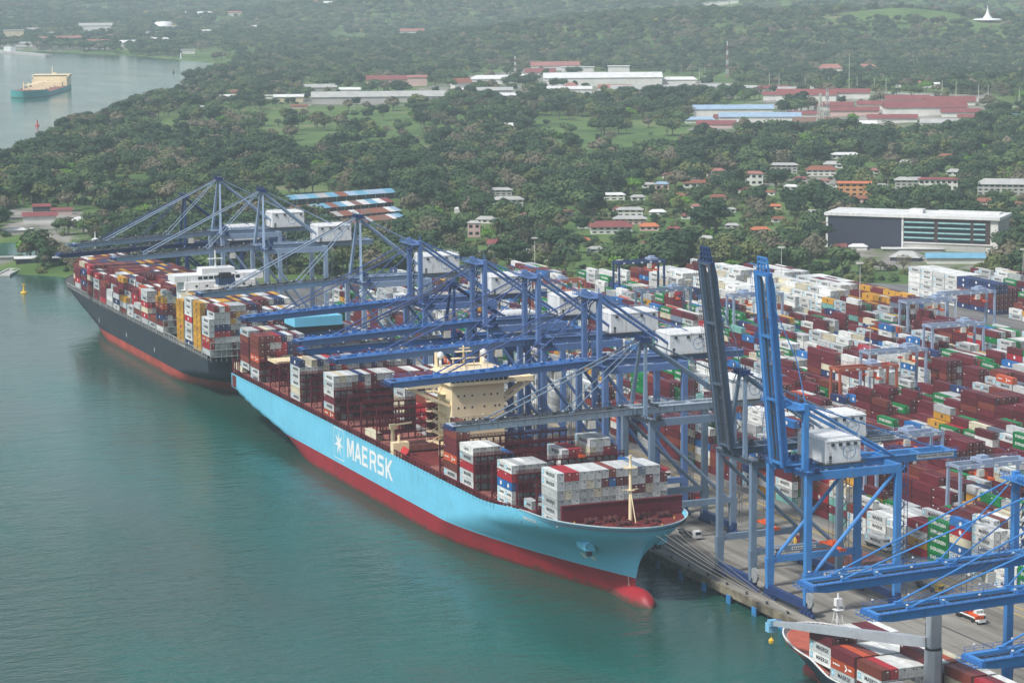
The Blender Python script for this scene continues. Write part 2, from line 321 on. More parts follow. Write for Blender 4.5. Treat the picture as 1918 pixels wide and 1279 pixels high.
# crane rails, yard lane lines
q = MB()
for y in (55, 85): q.box(-340, 655, y-.25, y+.25, 4.0, 4.06)
tag(q.build('crane_rail', M['dark']), 'dark rails of the ship cranes running along the quay', 'rails')
q = MB(); ym = nmat('lane_paint', .5, [(.35, (.2, .18, .1)), (.5, (.55, .36, .05))])
for y in (112, 116.5): q.box(-300, 650, y-.22, y+.22, 4.0, 4.02)
tag(q.build('road_marking', ym), kind='structure')
q = MB()
for y in (64, 70, 76, 92, 98, 104): q.box(-300, 650, y-.1, y+.1, 4.0, 4.012)
for k in range(0, 60): q.box(-300+k*16, -299.7+k*16, 60, 110, 4.0, 4.006)
tag(q.build('joint_line', nmat('joint', .4, [(.4, (.1, .095, .085)), (.6, (.2, .19, .17))])), kind='structure')
fb = mat('fender_blue', (.04, .22, .5), .5, rust=.4)
fd = empty('fender', (352, 49.3, 0), 'blue panelled dock fender on the quay face just right of the bow', 'fender', 'fenders along the quay face')
MB().box(-1.3, 1.3, -1.15, -.8, -.6, 2.6).build('panel', fb, fd)
MB().tube((0, -.8, 1.4), (0, .1, 1.4), .8, 10).build('rubber_cone', M['black'], fd)
k = 0
for i_ in range(-20, 19):
    x = 352+i_*16.6
    if i_ == 0 or not (x > 365 and x < 440 or x > 300 and x < 352 or i_ in ()): continue
    c = fd.copy(); COL.objects.link(c); c.location = (x, 49.3, 0); k += 1
    c['label'] = f"blue dock fender on the quay face, {od(i_)} one past the light blue bow" if i_ > 0 else f"blue dock fender in shade beside the light blue bow, {od(-i_)} behind its tip"
    for ch in fd.children:
        d_ = ch.copy(); COL.objects.link(d_); d_.parent = c
# bollards
bo = None
for i_ in range(-6, 12):
    x = 388+i_*13
    if x > 470: continue
    if bo is None:
        bo = MB().lathe([(.35, 0), (.3, .5), (.55, .65), (.55, .85), (.2, .95)], 10).build('bollard', M['dark'], None, True); c = bo
    else: c = bo.copy(); COL.objects.link(c)
    c.location = (x, 51.2, 4.0); tag(c, f"small mooring bollard on the quay edge, {od(i_+7)} from the light blue bow", 'bollard', 'bollards on the quay edge')
# ---------------------------------------------------------------- containers
CC = {'maroon': (.135, .017, .025), 'dark red': (.1, .013, .018), 'brown': (.19, .042, .028), 'red': (.4, .02, .032), 'orange': (.5, .085, .03), 'grey': (.46, .48, .48), 'white': (.72, .73, .7),
      'pale grey': (.58, .6, .59), 'cream': (.62, .57, .42), 'blue': (.02, .15, .42), 'navy': (.02, .04, .13), 'green': (.0, .2, .045), 'yellow': (.55, .29, .03), 'teal': (.16, .38, .33), 'slate': (.17, .21, .27)}
for k, c in CC.items():
    M['c_'+k] = mat('container_'+k.replace(' ', '_'), c, .55, .22, .35, rust=.28 if k in ('grey', 'pale grey', 'cream', 'white') else .12, rnd=.22, dirt=(.2, .11, .06) if k in ('grey', 'pale grey', 'cream', 'white') else (.1, .06, .05))
M['ink'] = mat('dark_lettering', (.03, .035, .05), .6); M['wtext'] = mat('white_lettering', (.8, .8, .78), .6, .1)
M['logo'] = mat('pale_blue_mark', (.2, .55, .72), .6); M['gap'] = mat('door_gear', (.22, .2, .18), .6)
def cont_mesh(L_, ck, logo):
    """one shipping container: corrugated sides, corner posts, doors with lock rods at +x, lettering"""
    b = MB(); W = 2.34; H = 2.66; h = .1; y0, y1 = -W/2, W/2; x0, x1 = -L_/2, L_/2
    for x in (x0, x1-.16):
        for y in (y0, y1-.16): b.box(x, x+.16, y, y+.16, 0, H)
    for y in (y0, y1-.14):
        b.box(x0+.16, x1-.16, y, y+.14, 0, .16); b.box(x0+.16, x1-.16, y, y+.14, H-.12, H)
    for x in (x0, x1-.14):
        b.box(x, x+.14, y0+.16, y1-.16, 0, .16); b.box(x, x+.14, y0+.16, y1-.16, H-.12, H)
    n = int(L_/.55); step = (L_-.32)/n
    for s in (-1, 1):          # corrugated long walls
        vs = []; fs = []
        for k in range(n+1):
            for f, d in ((0, .03), (.35, .03), (.5, .075), (.85, .075)):
                if k == n and f > 0: break
                x = x0+.16+(k+f)*step; y = s*(W/2-d); vs += [(x, y, .16), (x, y, H-.12)]
        m_ = len(vs)//2
        for k in range(m_-1): fs.append((2*k, 2*k+2, 2*k+3, 2*k+1) if s < 0 else (2*k, 2*k+1, 2*k+3, 2*k+2))
        b.add(vs, fs)
    b.add([(x0+.14, y0+.1, H-.03), (x1-.14, y0+.1, H-.03), (x1-.14, y1-.1, H-.03), (x0+.14, y1-.1, H-.03)], [(0, 1, 2, 3)])
    b.add([(x0+.1, y0, .05), (x0+.1, y1, .05), (x0+.1, y1, H), (x0+.1, y0, H)], [(0, 3, 2, 1)])
    b.add([(x1-.07, y0, .05), (x1-.07, y1, .05), (x1-.07, y1, H), (x1-.07, y0, H)], [(0, 1, 2, 3)])
    for y in (-.85, -.4, .4, .85): b.box(x1-.07, x1-.02, y-.03, y+.03, .1, H-.1, 3)
    b.box(x1-.075, x1-.06, -.03, .03, .1, H-.1, 4)
    ys = y0-.012
    def t(s_, cx, z, hh, wd, m): b.text(s_, (cx, ys, z), (1, 0, 0), (0, 0, 1), hh, wd, m)
    big = L_ > 8
    if logo == 'maersk':
        b.add([(x0+.5, ys, H-1.9), (x0+1.9, ys, H-1.9), (x0+1.9, ys, H-.4), (x0+.5, ys, H-.4)], [(0, 1, 2, 3)], 2); star(b, (x0+1.2, ys-.01, H-1.15), (1, 0, 0), (0, 0, 1), .62, 5)
        if big: t('MAERSK', 1.0, .95, 1.15, 6.6, 1)
        else: t('MAERSK', .9, 1.0, .75, 3.4, 1)
    elif logo == 'ever': t('EVERGREEN', 0, .95, 1.1, L_*.72, 5)
    elif logo == 'msc':
        b.box(-.6, .6, ys, ys+.01, .8, 2.1, 1)
    elif logo == 'arrow':
        for k in range(4): b.box(x0+1.2+k*.9, x0+1.9+k*.9, ys, ys+.01, 1.15, 1.6, 5)
        b.add([(1.0, ys, .5), (1.7, ys, .5), (2.6, ys, 1.35), (1.7, ys, 2.2), (1.0, ys, 2.2), (1.9, ys, 1.35)], [(0, 1, 2, 5), (5, 2, 3, 4)], 5)
        b.box(3.1, 4.6, ys, ys+.01, 1.15, 1.6, 5)
    elif logo == 'disc':
        vs = [(0, ys, 1.35)]+[(.75*math.cos(i*.5236), ys, 1.35+.75*math.sin(i*.5236)) for i in range(12)]
        b.add(vs, [(0, 1+i, 1+(i+1) % 12) for i in range(12)], 5)
    elif logo == 'tag': b.box(x0+.5, x0+1.5, ys, ys+.01, H-.7, H-.45, 5 if ck not in ('cream', 'white') else 6)
    elif logo == 'cargo': t('CARGO', 0, 1.0, .9, 4.6, 1)
    b.box(x1-.055, x1-.05, .25, .8, 1.9, 2.2, 5 if ck not in ('white', 'grey', 'pale grey', 'cream') else 1)
    return b.mesh('container_mesh', [M['c_'+ck], M['ink'], M['logo'], M['gap'], M['black'], M['wtext'], M['redp']])
VAR = [(12.19, 'maroon', ''), (12.19, 'maroon', 'tag'), (12.19, 'dark red', ''), (12.19, 'brown', ''), (12.19, 'red', 'tag'), (12.19, 'orange', 'arrow'), (12.19, 'grey', 'maersk'), (12.19, 'pale grey', 'maersk'),
       (12.19, 'white', 'maersk'), (12.19, 'white', ''), (12.19, 'cream', 'tag'), (12.19, 'blue', 'disc'), (12.19, 'navy', 'disc'), (12.19, 'green', 'ever'), (12.19, 'yellow', 'msc'), (12.19, 'teal', 'tag'), (12.19, 'slate', ''),
       (6.06, 'maroon', ''), (6.06, 'grey', 'maersk'), (6.06, 'white', 'maersk'), (6.06, 'red', 'tag'), (6.06, 'blue', 'disc'), (6.06, 'green', 'tag'), (6.06, 'cream', 'tag'), (12.19, 'white', 'cargo'), (12.19, 'grey', ''),
       (12.19, 'red', 'disc')]
VMESH = [cont_mesh(*v) for v in VAR]
def vi(ck, L_=12.19, logo=None):
    c = [i for i, v in enumerate(VAR) if v[1] == ck and abs(v[0]-L_) < 1 and (logo is None or v[2] == logo)]
    return c[0] if len(c) == 1 else random.choice(c) if c else 0
CONT = []      # (x, y, z, variant, zone, words, exposed)
PAL = {'yard': ['maroon']*9+['dark red']*4+['brown']*2+['red']+['orange']+['grey']*5+['pale grey']*4+['white']*3+['cream']*3+['blue']*3+['navy']*3+['green']*3+['yellow']*2+['teal']+['slate'],
       'ship': ['grey']*5+['pale grey']*4+['maroon']*3+['red']+['white']*2+['blue']+['cream']*2,
       'ship2': ['maroon']*6+['brown']*3+['grey']*5+['red']*2+['yellow']+['white']*3+['navy']+['orange']+['cream'],
       'aft': ['maroon']*3+['grey']*3+['red']+['navy']+['white']+['cream']}
def hgt(z0, t): return z0+2.8*t
def stack(xf, y, z0, cols, zone, words, half=False):
    """a column of containers, door ends at xf; cols: list of colour names bottom to top ('' = none)"""
    for t, c in enumerate(cols):
        if not c: continue
        if half:
            for k in (0, 1): CONT.append([xf-3.03-k*6.12, y, hgt(z0, t), vi(c if c in ('maroon', 'grey', 'white', 'red', 'blue', 'green', 'cream') else 'grey', 6.06), zone, words, t])
        else: CONT.append([xf-6.1, y, hgt(z0, t), vi(c), zone, words, t])
def rnd(pal, n): return [random.choice(PAL[pal]) for _ in range(n)]
Z0 = 22.4
Y0 = 1.9
def row(i): return Y0+2.5*i       # athwart position of row i (0 = water side)
W_ = 'white'; G = 'grey'; P_ = 'pale grey'; Mr = 'maroon'; Rd = 'red'; C_ = 'cream'; Bl = 'blue'; Br = 'brown'; Nv = 'navy'; Or = 'orange'; Dr = 'dark red'
def shipbay(xf, spec, words, zone='s1', half=()):
    for i, cols in spec.items(): stack(xf, row(i), Z0, cols, zone, f"{od(i+1)} row from water, "+words, half=i in half)
# bow bay: fourteen full rows
sp = {}
top = [P_, Rd, Rd, P_, P_, P_, P_, Br, P_, W_, G, 'slate', P_, P_, Rd]
for i in range(1, 16):
    c = rnd('ship', 6)
    if i == 1: c = [P_, G, 'grey', 'grey', 'pale grey', 'pale grey']
    if 1 <= i <= 15: c[5] = top[min(i-1, 14)]
    if i == 15: c = rnd('ship', 5)
    sp[i] = c
shipbay(341.8, sp, 'bay behind maroon breakwater')
shipbay(327.4, {0: ['', P_], 2: [Mr, Nv], 3: [G, Nv], 4: [Mr, W_, Mr], 8: ['slate', G], 9: [G], 14: [G, W_, W_], 15: [W_, G, W_], 16: [Mr, W_, G, 'blue'], 17: [G, W_, W_]}, 'second bay behind bow breakwater', half=(0, 2))
CONT[:] = [c for c in CONT if not (c[4] == 's1' and abs(c[0]-(327.4-3.03-6.12)) < .1)]
shipbay(311.5, {0: [W_, W_, Bl, Rd, W_], 1: [G, W_, Rd, G, P_], 2: [W_, G, Rd, W_, W_], 3: [G, W_, W_, Or, G], 4: [P_, G, C_, P_, P_], 12: [G, G], 13: [G, G], 15: [W_, C_], 17: [G, G, W_, 'blue'], 18: [G, W_, G, P_]}, 'third bay behind bow breakwater', half=(0, 1, 2, 3, 4))
shipbay(294, {10: [G, Mr, G, W_, P_], 11: [G, G, P_, W_, Rd], 12: [Mr, G, W_, G, Rd], 14: [G, P_, C_, P_, C_, P_], 15: [G, C_, G, C_, P_, P_], 16: [Mr, G, Rd, G, Rd, P_], 17: [G, Mr, Mr, G, Mr]}, 'fourth bay behind bow breakwater')
shipbay(278.5, {0: [P_, P_, Rd, G, W_], 1: [G, W_, Rd, P_, W_], 2: [G, W_, Mr, W_, W_], 3: [Mr, C_, G, W_, P_], 4: [G, W_, G, 'slate'], 5: [W_, G, Mr, Bl]}, 'tall stack ahead of cream deckhouse')
shipbay(263.5, {0: [P_, Br, Or, Mr, Mr, Br], 1: [G, Br, Mr, Br, Mr, Br, Br], 2: [Mr, Br, Br]}, 'maroon stack nearest the cream deckhouse')
shipbay(247, {3: [Mr], 9: [G, Mr]}, 'bay in front of cream deckhouse')
# aft of the deckhouse
shipbay(196, {12: [Mr, G, Mr, Rd], 13: [G, Mr, Mr, G]}, 'first bay astern of deckhouse')
shipbay(183, {0: [C_], 8: [G, Mr, Rd, Rd, Br], 9: [G, W_, G, Br, Br], 10: [Mr, G, W_, P_, P_], 11: [G, G, C_, W_, P_], 12: [Mr]}, 'second bay astern of deckhouse', half=())
sp = {}
for i in range(7, 19): sp[i] = rnd('ship', 6)+[random.choice([Mr, W_, Rd, Br])] if i not in (9,) else rnd('ship', 6)
shipbay(166, sp, 'third bay astern of deckhouse')
sp = {0: [Or, P_, Mr, W_, P_, P_], 1: [G, Mr, Rd, P_, P_, C_], 2: [G, Mr, Mr, W_, G, P_], 3: [Nv, Mr, Mr, Mr, Mr, G], 4: [Mr, G, Rd, Rd, Rd, Nv], 5: [G, Mr, G, G, W_, P_], 6: [Mr, G, Mr, Mr, Mr, Mr]}
for i in range(7, 19): sp[i] = rnd('aft', 6)
shipbay(135.5, sp, 'large white topped stack amidships')
sp = {0: [P_, C_, P_, P_, P_, Nv], 1: [G, G, G, G, W_], 2: [G, G, G, Mr, W_, C_], 3: [C_, G, W_, G, G, Nv], 4: [G, G, G, W_, C_, G], 5: [G, G, Mr, G, Nv, Rd]}
for i in range(6, 19): sp[i] = rnd('aft', 5+(i % 2))
shipbay(93.5, sp, 'navy topped stack aft')
for i in range(8, 19): stack(78, row(i), Z0, rnd('aft', 5+(i > 10)), 's1', f"{od(i+1)} row from water, bay astern of navy topped stack")
tower = {0: [P_, P_, Br, Or, Br, Br, Br], 1: [G, G, Mr, Dr, Mr, Mr, Mr, Br], 2: [G, Mr, Mr, Dr, Mr, G, Br], 3: [Mr, Mr, Mr, Rd, Rd, G, Rd], 4: [G, Mr, G, C_, Rd, Rd, Nv], 5: [Mr, G, C_, C_, Nv, Nv, P_], 6: [Mr, G, G, Mr, Mr, Mr, Mr]}
for i in range(7, 19): tower[i] = rnd('aft', 7)
for i, c in tower.items():
    stack(38.5, row(i), Z0-.6, c[:7], 's1', f"{od(i+1)} row from water, tall maroon stack by the black funnel") if i <= 7 or i > 16 else None
for i in range(0, 19):
    if i <= 6 or i >= 16: stack(24, row(i), Z0, (['', P_]+rnd('aft', 5))[:7] if i else ['', P_, Br, Mr, Mr, Br, G], 's1', f"{od(i+1)} row from water, bay beside the black funnel")
for i in list(range(2, 17)): stack(9.5, row(i), Z0, rnd('aft', 6), 's1', f"{od(i+1)} row from water, sternmost bay")
stack(13.8, 1.9, Z0+.4, [C_], 's1', 'at the open stern corner', )
CONT[-1][0] = 8; CONT[-1][3] = vi('cream')
for c in CONT: c[5] += ' of light blue ship'
# dark ship: bays listed from its stern (nearest us)
S2Y = 7.6
fronts = [-56, -70.5, -85, -99.5]
for bi, xf in enumerate(fronts):
    for i in range(17):
        n = [6, 8, 8, 7][bi] if i == 0 else 8
        cols = rnd('ship2', n)
        if bi == 0:
            if i == 0: cols = [G, Rd, Or, P_, P_, P_]
            elif i < 4: cols = [G, G, G, Rd, Nv, P_, P_, [Mr, W_, Or][i-1]][:8]
        if bi in (1, 3) and i == 0: cols = ['yellow']*n
        if bi == 2 and i == 0: cols = ['navy']+[W_, P_, W_, Rd, W_, P_, W_]
        if bi > 0 and i > 1: cols[-1] = random.choice(['yellow', 'yellow', Mr, Mr, Br, W_, Nv, P_])
        stack(xf, S2Y+2.5*i, 19.6, cols[:-1] if (bi == 0 and i > 9) else cols, 's2', f"{od(i+1)} row from water, {od(bi+1)} bay from stern of dark ship")
hts = [[6, 7, 6, 6, 6, 7, 7, 7, 6], [2, 2, 6, 7, 7, 7, 7, 7, 7], [6, 6, 4, 6, 7, 7, 7, 7, 7], [3, 6, 6, 6, 6, 7, 7, 7, 7], [2, 5, 7, 6, 6, 6, 7, 7, 7], [3, 5, 6, 6, 7, 7, 7, 7, 7],
       [4, 6, 6, 6, 6, 6, 6, 6, 6], [3, 5, 6, 6, 6, 6, 6, 6, 6], [4, 5, 5, 6, 6, 6, 6, 6, 6], [5, 5, 5, 6, 6, 6, 6, 6, 6], [5, 5, 5, 5, 5, 5, 5, 5, 5], [4, 5, 5, 5, 5, 5, 5, 5, 5], [4, 5, 5, 5, 5, 5, 5, 5, 5]]
for bi in range(15):
    xf = -137-bi*14.3; inset = 0 if bi < 12 else [0, 1, 3][bi-12]
    for i in range(inset, 17-inset):
        n = hts[min(bi, 12)][min(i-inset, 8)]; cols = rnd('ship2', n)
        if i > 2: cols[-1] = random.choice([Mr, Mr, Mr, Br, Br, W_, 'yellow', Nv]); cols[-2:-1] = [Mr]
        stack(xf, S2Y+2.5*i, 19.6 if bi < 11 else 21, cols, 's2', f"{od(i-inset+1)} row from water, {od(bi+1)} bay ahead of bridge of dark ship", half=(random.random() < .1 and i < 2))
# small dark ship in the corner
for bi, (xf, z0, spec) in enumerate([(480.5, 11, [[W_, P_, Mr], [Mr, Mr, Mr], [Mr, Mr, Mr], [Mr, Mr, G], [W_, Mr, W_], [Mr, G, Mr], [G, W_, Mr], [Mr, Mr, W_]]),
                                     (494, 9.6, [[G, Or, Mr], [Br, G, Or], [Mr, G, Br], [W_, G, W_], [G, W_, W_], [W_, Mr, P_], [G, W_, W_], [Mr, W_, Mr], [W_, C_, W_], [Mr, Or, C_]]),
                                     (507.5, 9.6, [[Dr, P_, Br], [Mr, P_, Rd], [Mr, G, W_], [W_, G, W_], [G, P_, W_], [W_, Mr, W_, Mr], [G, G, Mr], [W_, Mr, W_], [G, Nv, Or], [Mr, W_, C_]]),
                                     (521, 9.6, [[Mr, W_], [G, W_], [W_, C_], [Mr, W_], [G, Mr], [Mr, G], [G, Mr, Mr], [W_, C_, Br], [G, Mr, Mr], [G, W_, W_]]),
                                     (534.5, 9.6, [[Mr, W_], [G, Mr], [W_, C_], [Mr, W_], [G, Mr], [Mr, G], [G, Mr], [W_, G, Rd], [G, Mr, Mr], [G, W_, W_]])]):
    for i, cols in enumerate(spec):
        if bi == 3 and 3 <= i <= 6: continue
        stack(xf, 20.8+2.5*i-(0 if bi else -1.2), z0, cols, 's3', f"{od(i+1)} row from water, {od(bi+1)} bay from bow of grey crane ship")
# quay yard: blocks parallel to the quay
BL = [124.5, 157.5, 190.5, 223.5, 257.5, 291, 324.5, 358, 391.5, 457, 487]
def ynoise(a, b_, c): return noise.noise(Vector((a, b_, c)))
for bi, yb in enumerate(BL):
    for k in range(0, 74):
        xf = 600-k*12.75
        lim = -345 if yb < 130 else -330 if yb < 260 else -300+(yb-300)*.12 if yb < 440 else -215
        if xf-12 < lim: continue
        if k % 13 == 12: continue
        if bi == 0 and xf < -250: continue
        if bi >= 9 and not (-215 < xf < -110 or -95 < xf < 40): continue
        if bi == 8 and -100 < xf < 30: continue
        bh = 4.5+2.2*ynoise(k*.21, bi*1.7, 3.1)
        for r_ in range(6):
            y = yb+1.6+r_*2.75
            hh = bh+3.0*ynoise(k*.6, bi*7+r_*.45, 9.4)+random.uniform(-.7, .7)
            n = int(max(0, min(6, round(hh))))
            if random.random() < .04: n = 0
            theme = ynoise(k*.33, bi*3.1, 20.5); cols = rnd('yard', n)
            if theme > .33: cols = [random.choice([P_, G, W_, W_]) for _ in cols]
            elif theme < -.34: cols = [random.choice([Mr, Mr, Dr, Mr, Br]) for _ in cols]
            if n and random.random() < .06: cols = ['green']*n
            if (bi in (6, 7) or bi == 5 and (k//3) % 2) and -262 < xf < -126:      # the white reefer blocks
                n = 6 if (k+r_) % 9 else 5; n -= max(0, 2-r_) if bi == 7 else max(0, 1-r_)
                if bi == 5: n = max(1, n-2)
                cols = [random.choice([W_, W_, W_, W_, P_, C_]) for _ in range(n)]
                if bi == 5 and r_ < 2: cols = rnd('yard', 4)
            if bi == 8 and -165 < xf < -112: n = 3+(r_ > 1)+(r_ > 3); cols = [Mr if random.random() < .35 else 'yellow' for _ in range(n)]
            if bi == 8 and -262 < xf <= -165: n = 5; cols = [random.choice([W_, P_, Mr]) for _ in range(n)]
            if bi == 9 and xf < -150: n = 6; cols = [W_]*6
            if bi == 9 and -150 <= xf < -110: n = 6; cols = [Nv, Mr, Mr, Br, Nv, Nv] if r_ < 3 else [Mr]*5
            if bi == 3 and 112 < xf < 140 or bi == 4 and 76 < xf < 100: cols = [random.choice([W_, P_, Mr]) for _ in cols]
            half = random.random() < .09
            stack(xf, y, 4.02, cols, 'y', f"{od(r_+1)} row, {od(k+1)} bay in {od(bi+1)} yard block from quay", half=half)
# ---- split: the 300 that show largest become objects, the rest one stuff object
occ = set((round(c[0]/6.1), round(c[1]/2.5), round(c[2]/2.8)) for c in CONT)
def near(c, dx, dy, dz): return (round((c[0]+dx)/6.1), round((c[1]+dy)/2.5), round((c[2]+dz)/2.8)) in occ
score = []
for i_, c in enumerate(CONT):
    x, y, z_ = px((c[0], c[1], c[2]+1.4)); L_ = VAR[c[3]][0]
    inn = -20 < x < 1938 and -10 < y < 1290
    e = 0
    if not near(c, 0, -2.5, 0): e += L_*2.7*.38
    if not near(c, L_/2+3.2, 0, 0): e += 2.4*2.7*.92
    if not near(c, 0, 0, 2.8): e += L_*2.4*.22
    f_ = e/z_**2*(1 if inn else 0)
    if c[4] == 'y' and c[2] < 10: f_ *= .35
    if c[4] == 's1' and row(4) < c[1] and c[2] < 30: f_ *= .3
    score.append(f_)
order = sorted(range(len(CONT)), key=lambda i_: -score[i_])
pick = set(order[:300])
def tierw(t): return ['bottom', 'second', 'third', 'fourth', 'fifth', 'sixth', 'seventh', 'eighth', 'ninth'][t]
seen = {}
GRP = {'s1': 'containers on the light blue ship', 's2': 'containers on the dark ship', 's3': 'containers on the grey crane ship', 'y': 'containers stacked in the quay yard'}
for i_ in sorted(pick, key=lambda q: (CONT[q][4], q)):
    c = CONT[i_]; v = VAR[c[3]]
    o = bpy.data.objects.new('shipping_container', VMESH[c[3]]); COL.objects.link(o); o.location = (c[0], c[1], c[2])
    words = c[5].replace(' from water', '').replace('light blue ship', 'blue ship')
    lab = f"{v[1]}{' short' if v[0] < 8 else ''} container, {tierw(c[6])} tier, {words}"
    n_ = seen.get(lab, 0); seen[lab] = n_+1
    if n_: lab = lab.replace(' container', ' container (aft half)' if n_ == 1 else ' container (extra)')
    wd = lab.split()
    if len(wd) > 16: lab = lab.replace('ahead of bridge of', 'ahead of bridge,').replace(' in the ', ' ')
    wd = lab.split()
    if len(wd) > 16: lab = lab.replace(' tier,', ' up,').replace(' bay behind', ' behind').replace(' the ', ' ')
    tag(o, ' '.join(lab.split()[:16]), 'shipping container', GRP[c[4]])
# templates for instancing, kept outside the scene's collections
def scatter(name, meshes, pts, var, rot, scl, label=None, cat=None):
    """many like things as one object: points with an index, rotation and scale, instanced by geometry nodes"""
    tc_ = bpy.data.collections.new(name+'_kinds')
    for k, me_ in enumerate(meshes):
        ob = bpy.data.objects.new(f'{name}_kind_{k:02d}', me_); tc_.objects.link(ob)
    me_ = bpy.data.meshes.new(name); N = len(pts); me_.vertices.add(N); me_.vertices.foreach_set('co', np.asarray(pts, np.float32).ravel())
    a = me_.attributes.new('vi', 'INT', 'POINT'); a.data.foreach_set('value', np.asarray(var, np.int32))
    a = me_.attributes.new('rot', 'FLOAT', 'POINT'); a.data.foreach_set('value', np.asarray(rot, np.float32))
    a = me_.attributes.new('scl', 'FLOAT_VECTOR', 'POINT'); a.data.foreach_set('vector', np.asarray(scl, np.float32).ravel())
    ob = bpy.data.objects.new(name, me_); COL.objects.link(ob)
    g = bpy.data.node_groups.new(name, 'GeometryNodeTree'); g.interface.new_socket('Geometry', in_out='INPUT', socket_type='NodeSocketGeometry'); g.interface.new_socket('Geometry', in_out='OUTPUT', socket_type='NodeSocketGeometry')
    n = g.nodes; L = g.links; gi = n.new('NodeGroupInput'); go = n.new('NodeGroupOutput'); ip = n.new('GeometryNodeInstanceOnPoints'); ci = n.new('GeometryNodeCollectionInfo')
    ci.inputs[0].default_value = tc_; ci.inputs['Separate Children'].default_value = True; ci.inputs['Reset Children'].default_value = True
    def na_(nm, ty):
        q_ = n.new('GeometryNodeInputNamedAttribute'); q_.data_type = ty; q_.inputs[0].default_value = nm
        return [s_ for s_ in q_.outputs if s_.enabled and s_.name == 'Attribute'][0]
    cx = n.new('ShaderNodeCombineXYZ'); L.new(na_('rot', 'FLOAT'), cx.inputs[2])
    L.new(gi.outputs[0], ip.inputs['Points']); L.new(ci.outputs[0], ip.inputs['Instance']); ip.inputs['Pick Instance'].default_value = True
    L.new(na_('vi', 'INT'), ip.inputs['Instance Index']); L.new(cx.outputs[0], ip.inputs['Rotation']); L.new(na_('scl', 'FLOAT_VECTOR'), ip.inputs['Scale'])
    L.new(ip.outputs[0], go.inputs[0]); md = ob.modifiers.new('scatter', 'NODES'); md.node_group = g
    return tag(ob, label, cat, kind='stuff')
rest = [CONT[i_] for i_ in range(len(CONT)) if i_ not in pick and -60 < px(CONT[i_][:3])[0] < 2250]
scatter('stacked_containers', VMESH, [c[:3] for c in rest], [c[3] for c in rest], [0]*len(rest), [(1, 1, 1)]*len(rest), 'mass of stacked containers on the ships and in the yard', 'containers')
print('containers', len(CONT), 'rest', len(rest))
# ---------------------------------------------------------------- ships
def hull_build(L_, B, prof_top, xs, s0, sternfn, levels, flip=False, bow_pow=lambda z: (2., .8), ns=110, bulb=None):
    """returns (verts, faces, face z) of a ship's hull; s runs from stern (0) to bow (L_)"""
    def half(s, z, u):
        hb = B/2
        x1 = xs(z); a = s0(z)
        if s >= x1: return 0
        if s > a:
            p_, q_ = bow_pow(z); t_ = (s-a)/(x1-a); hb *= max(0, 1-t_**p_)**q_
        hb *= sternfn(s, z)
        return hb
    return half
def make_hull(L_, B, deck, xs, s0, sternfn, bow_pow, zc, nz=12, ns=120, zlow=-1.5, bulw=0):
    b = MB(); vs = []
    zs_n = nz
    S_ = [0]+list(np.linspace(.004, .72, ns//2))+list(1-(np.linspace(.28**.5, 0, ns//2))**2)[1:]
    cols = []
    for s in S_:
        colm = []
        for k in range(zs_n+1):
            # level k between zlow, paint line and deck
            zt = deck(s*L_)
            if k <= 3: z = zlow+(zc-zlow)*k/3
            else: z = zc+(zt-zc)*(k-3)/(zs_n-3)
            x1 = xs(z); x = s*x1 if s < 1 else x1
            xx = x; a = s0(z); hb = B/2
            if xx > a:
                p_, q_ = bow_pow(z); t_ = min(1, (xx-a)/(x1-a)); hb *= max(0, 1-t_**p_)**q_
            hb *= sternfn(xx, z)
            colm.append((xx, hb, z))
        cols.append(colm)
    n = zs_n+1
    for side in (-1, 1):
        base = len(b.v); V = [(x, side*h, z) for c in cols for x, h, z in c]; F = []; Mi = []
        for i in range(len(cols)-1):
            for k in range(zs_n):
                a0 = i*n+k; f = (a0, a0+n, a0+n+1, a0+1)
                F.append(f if side < 0 else f[::-1]); Mi.append(1 if k < 3 else 0)
        b.add(V, F); b.m[-len(F):] = Mi
    # transom
    c = cols[0]
    b.add([(x, -h, z) for x, h, z in c]+[(x, h, z) for x, h, z in c], [(k, k+1, n+k+1, n+k) for k in range(zs_n)]); b.m[-zs_n:] = [1 if k < 3 else 0 for k in range(zs_n)]
    edge = [(c[-1][0], c[-1][1], c[-1][2]) for c in cols]
    return b, edge
def deck_mesh(edge, drop, inset=.3):
    b = MB(); n = len(edge); V = []
    for x, h, z in edge: V += [(x, -max(0, h-inset), z-drop), (x, max(0, h-inset), z-drop)]
    b.add(V, [(2*i, 2*i+2, 2*i+3, 2*i+1) for i in range(n-1)]); return b
M['lblue'] = mat('light_blue_hull', (.18, .58, .79), .42, .1, .05, streak=.22, dirt=(.13, .36, .42))
M['hred'] = mat('red_bottom_paint', (.32, .014, .022), .5, .25, .06, streak=.35, dirt=(.17, .03, .03))
M['deckm'] = mat('maroon_deck', (.16, .022, .022), .65, .3)
M['deckp'] = mat('hatch_paint', (.3, .11, .09), .7, .35, .25)
M['lash'] = mat('maroon_lashing_steel', (.12, .009, .018), .6, .25)
M['creamp'] = mat('cream_paint', (.88, .72, .46), .5, .08, .3)
seams(M['lblue'], 12, 2.6, .05); seams(M['hred'], 12, 2.6, .07); algae(M['hred'])
def sm(a, b_, x): t_ = min(1, max(0, (x-a)/(b_-a))); return t_*t_*(3-2*t_)
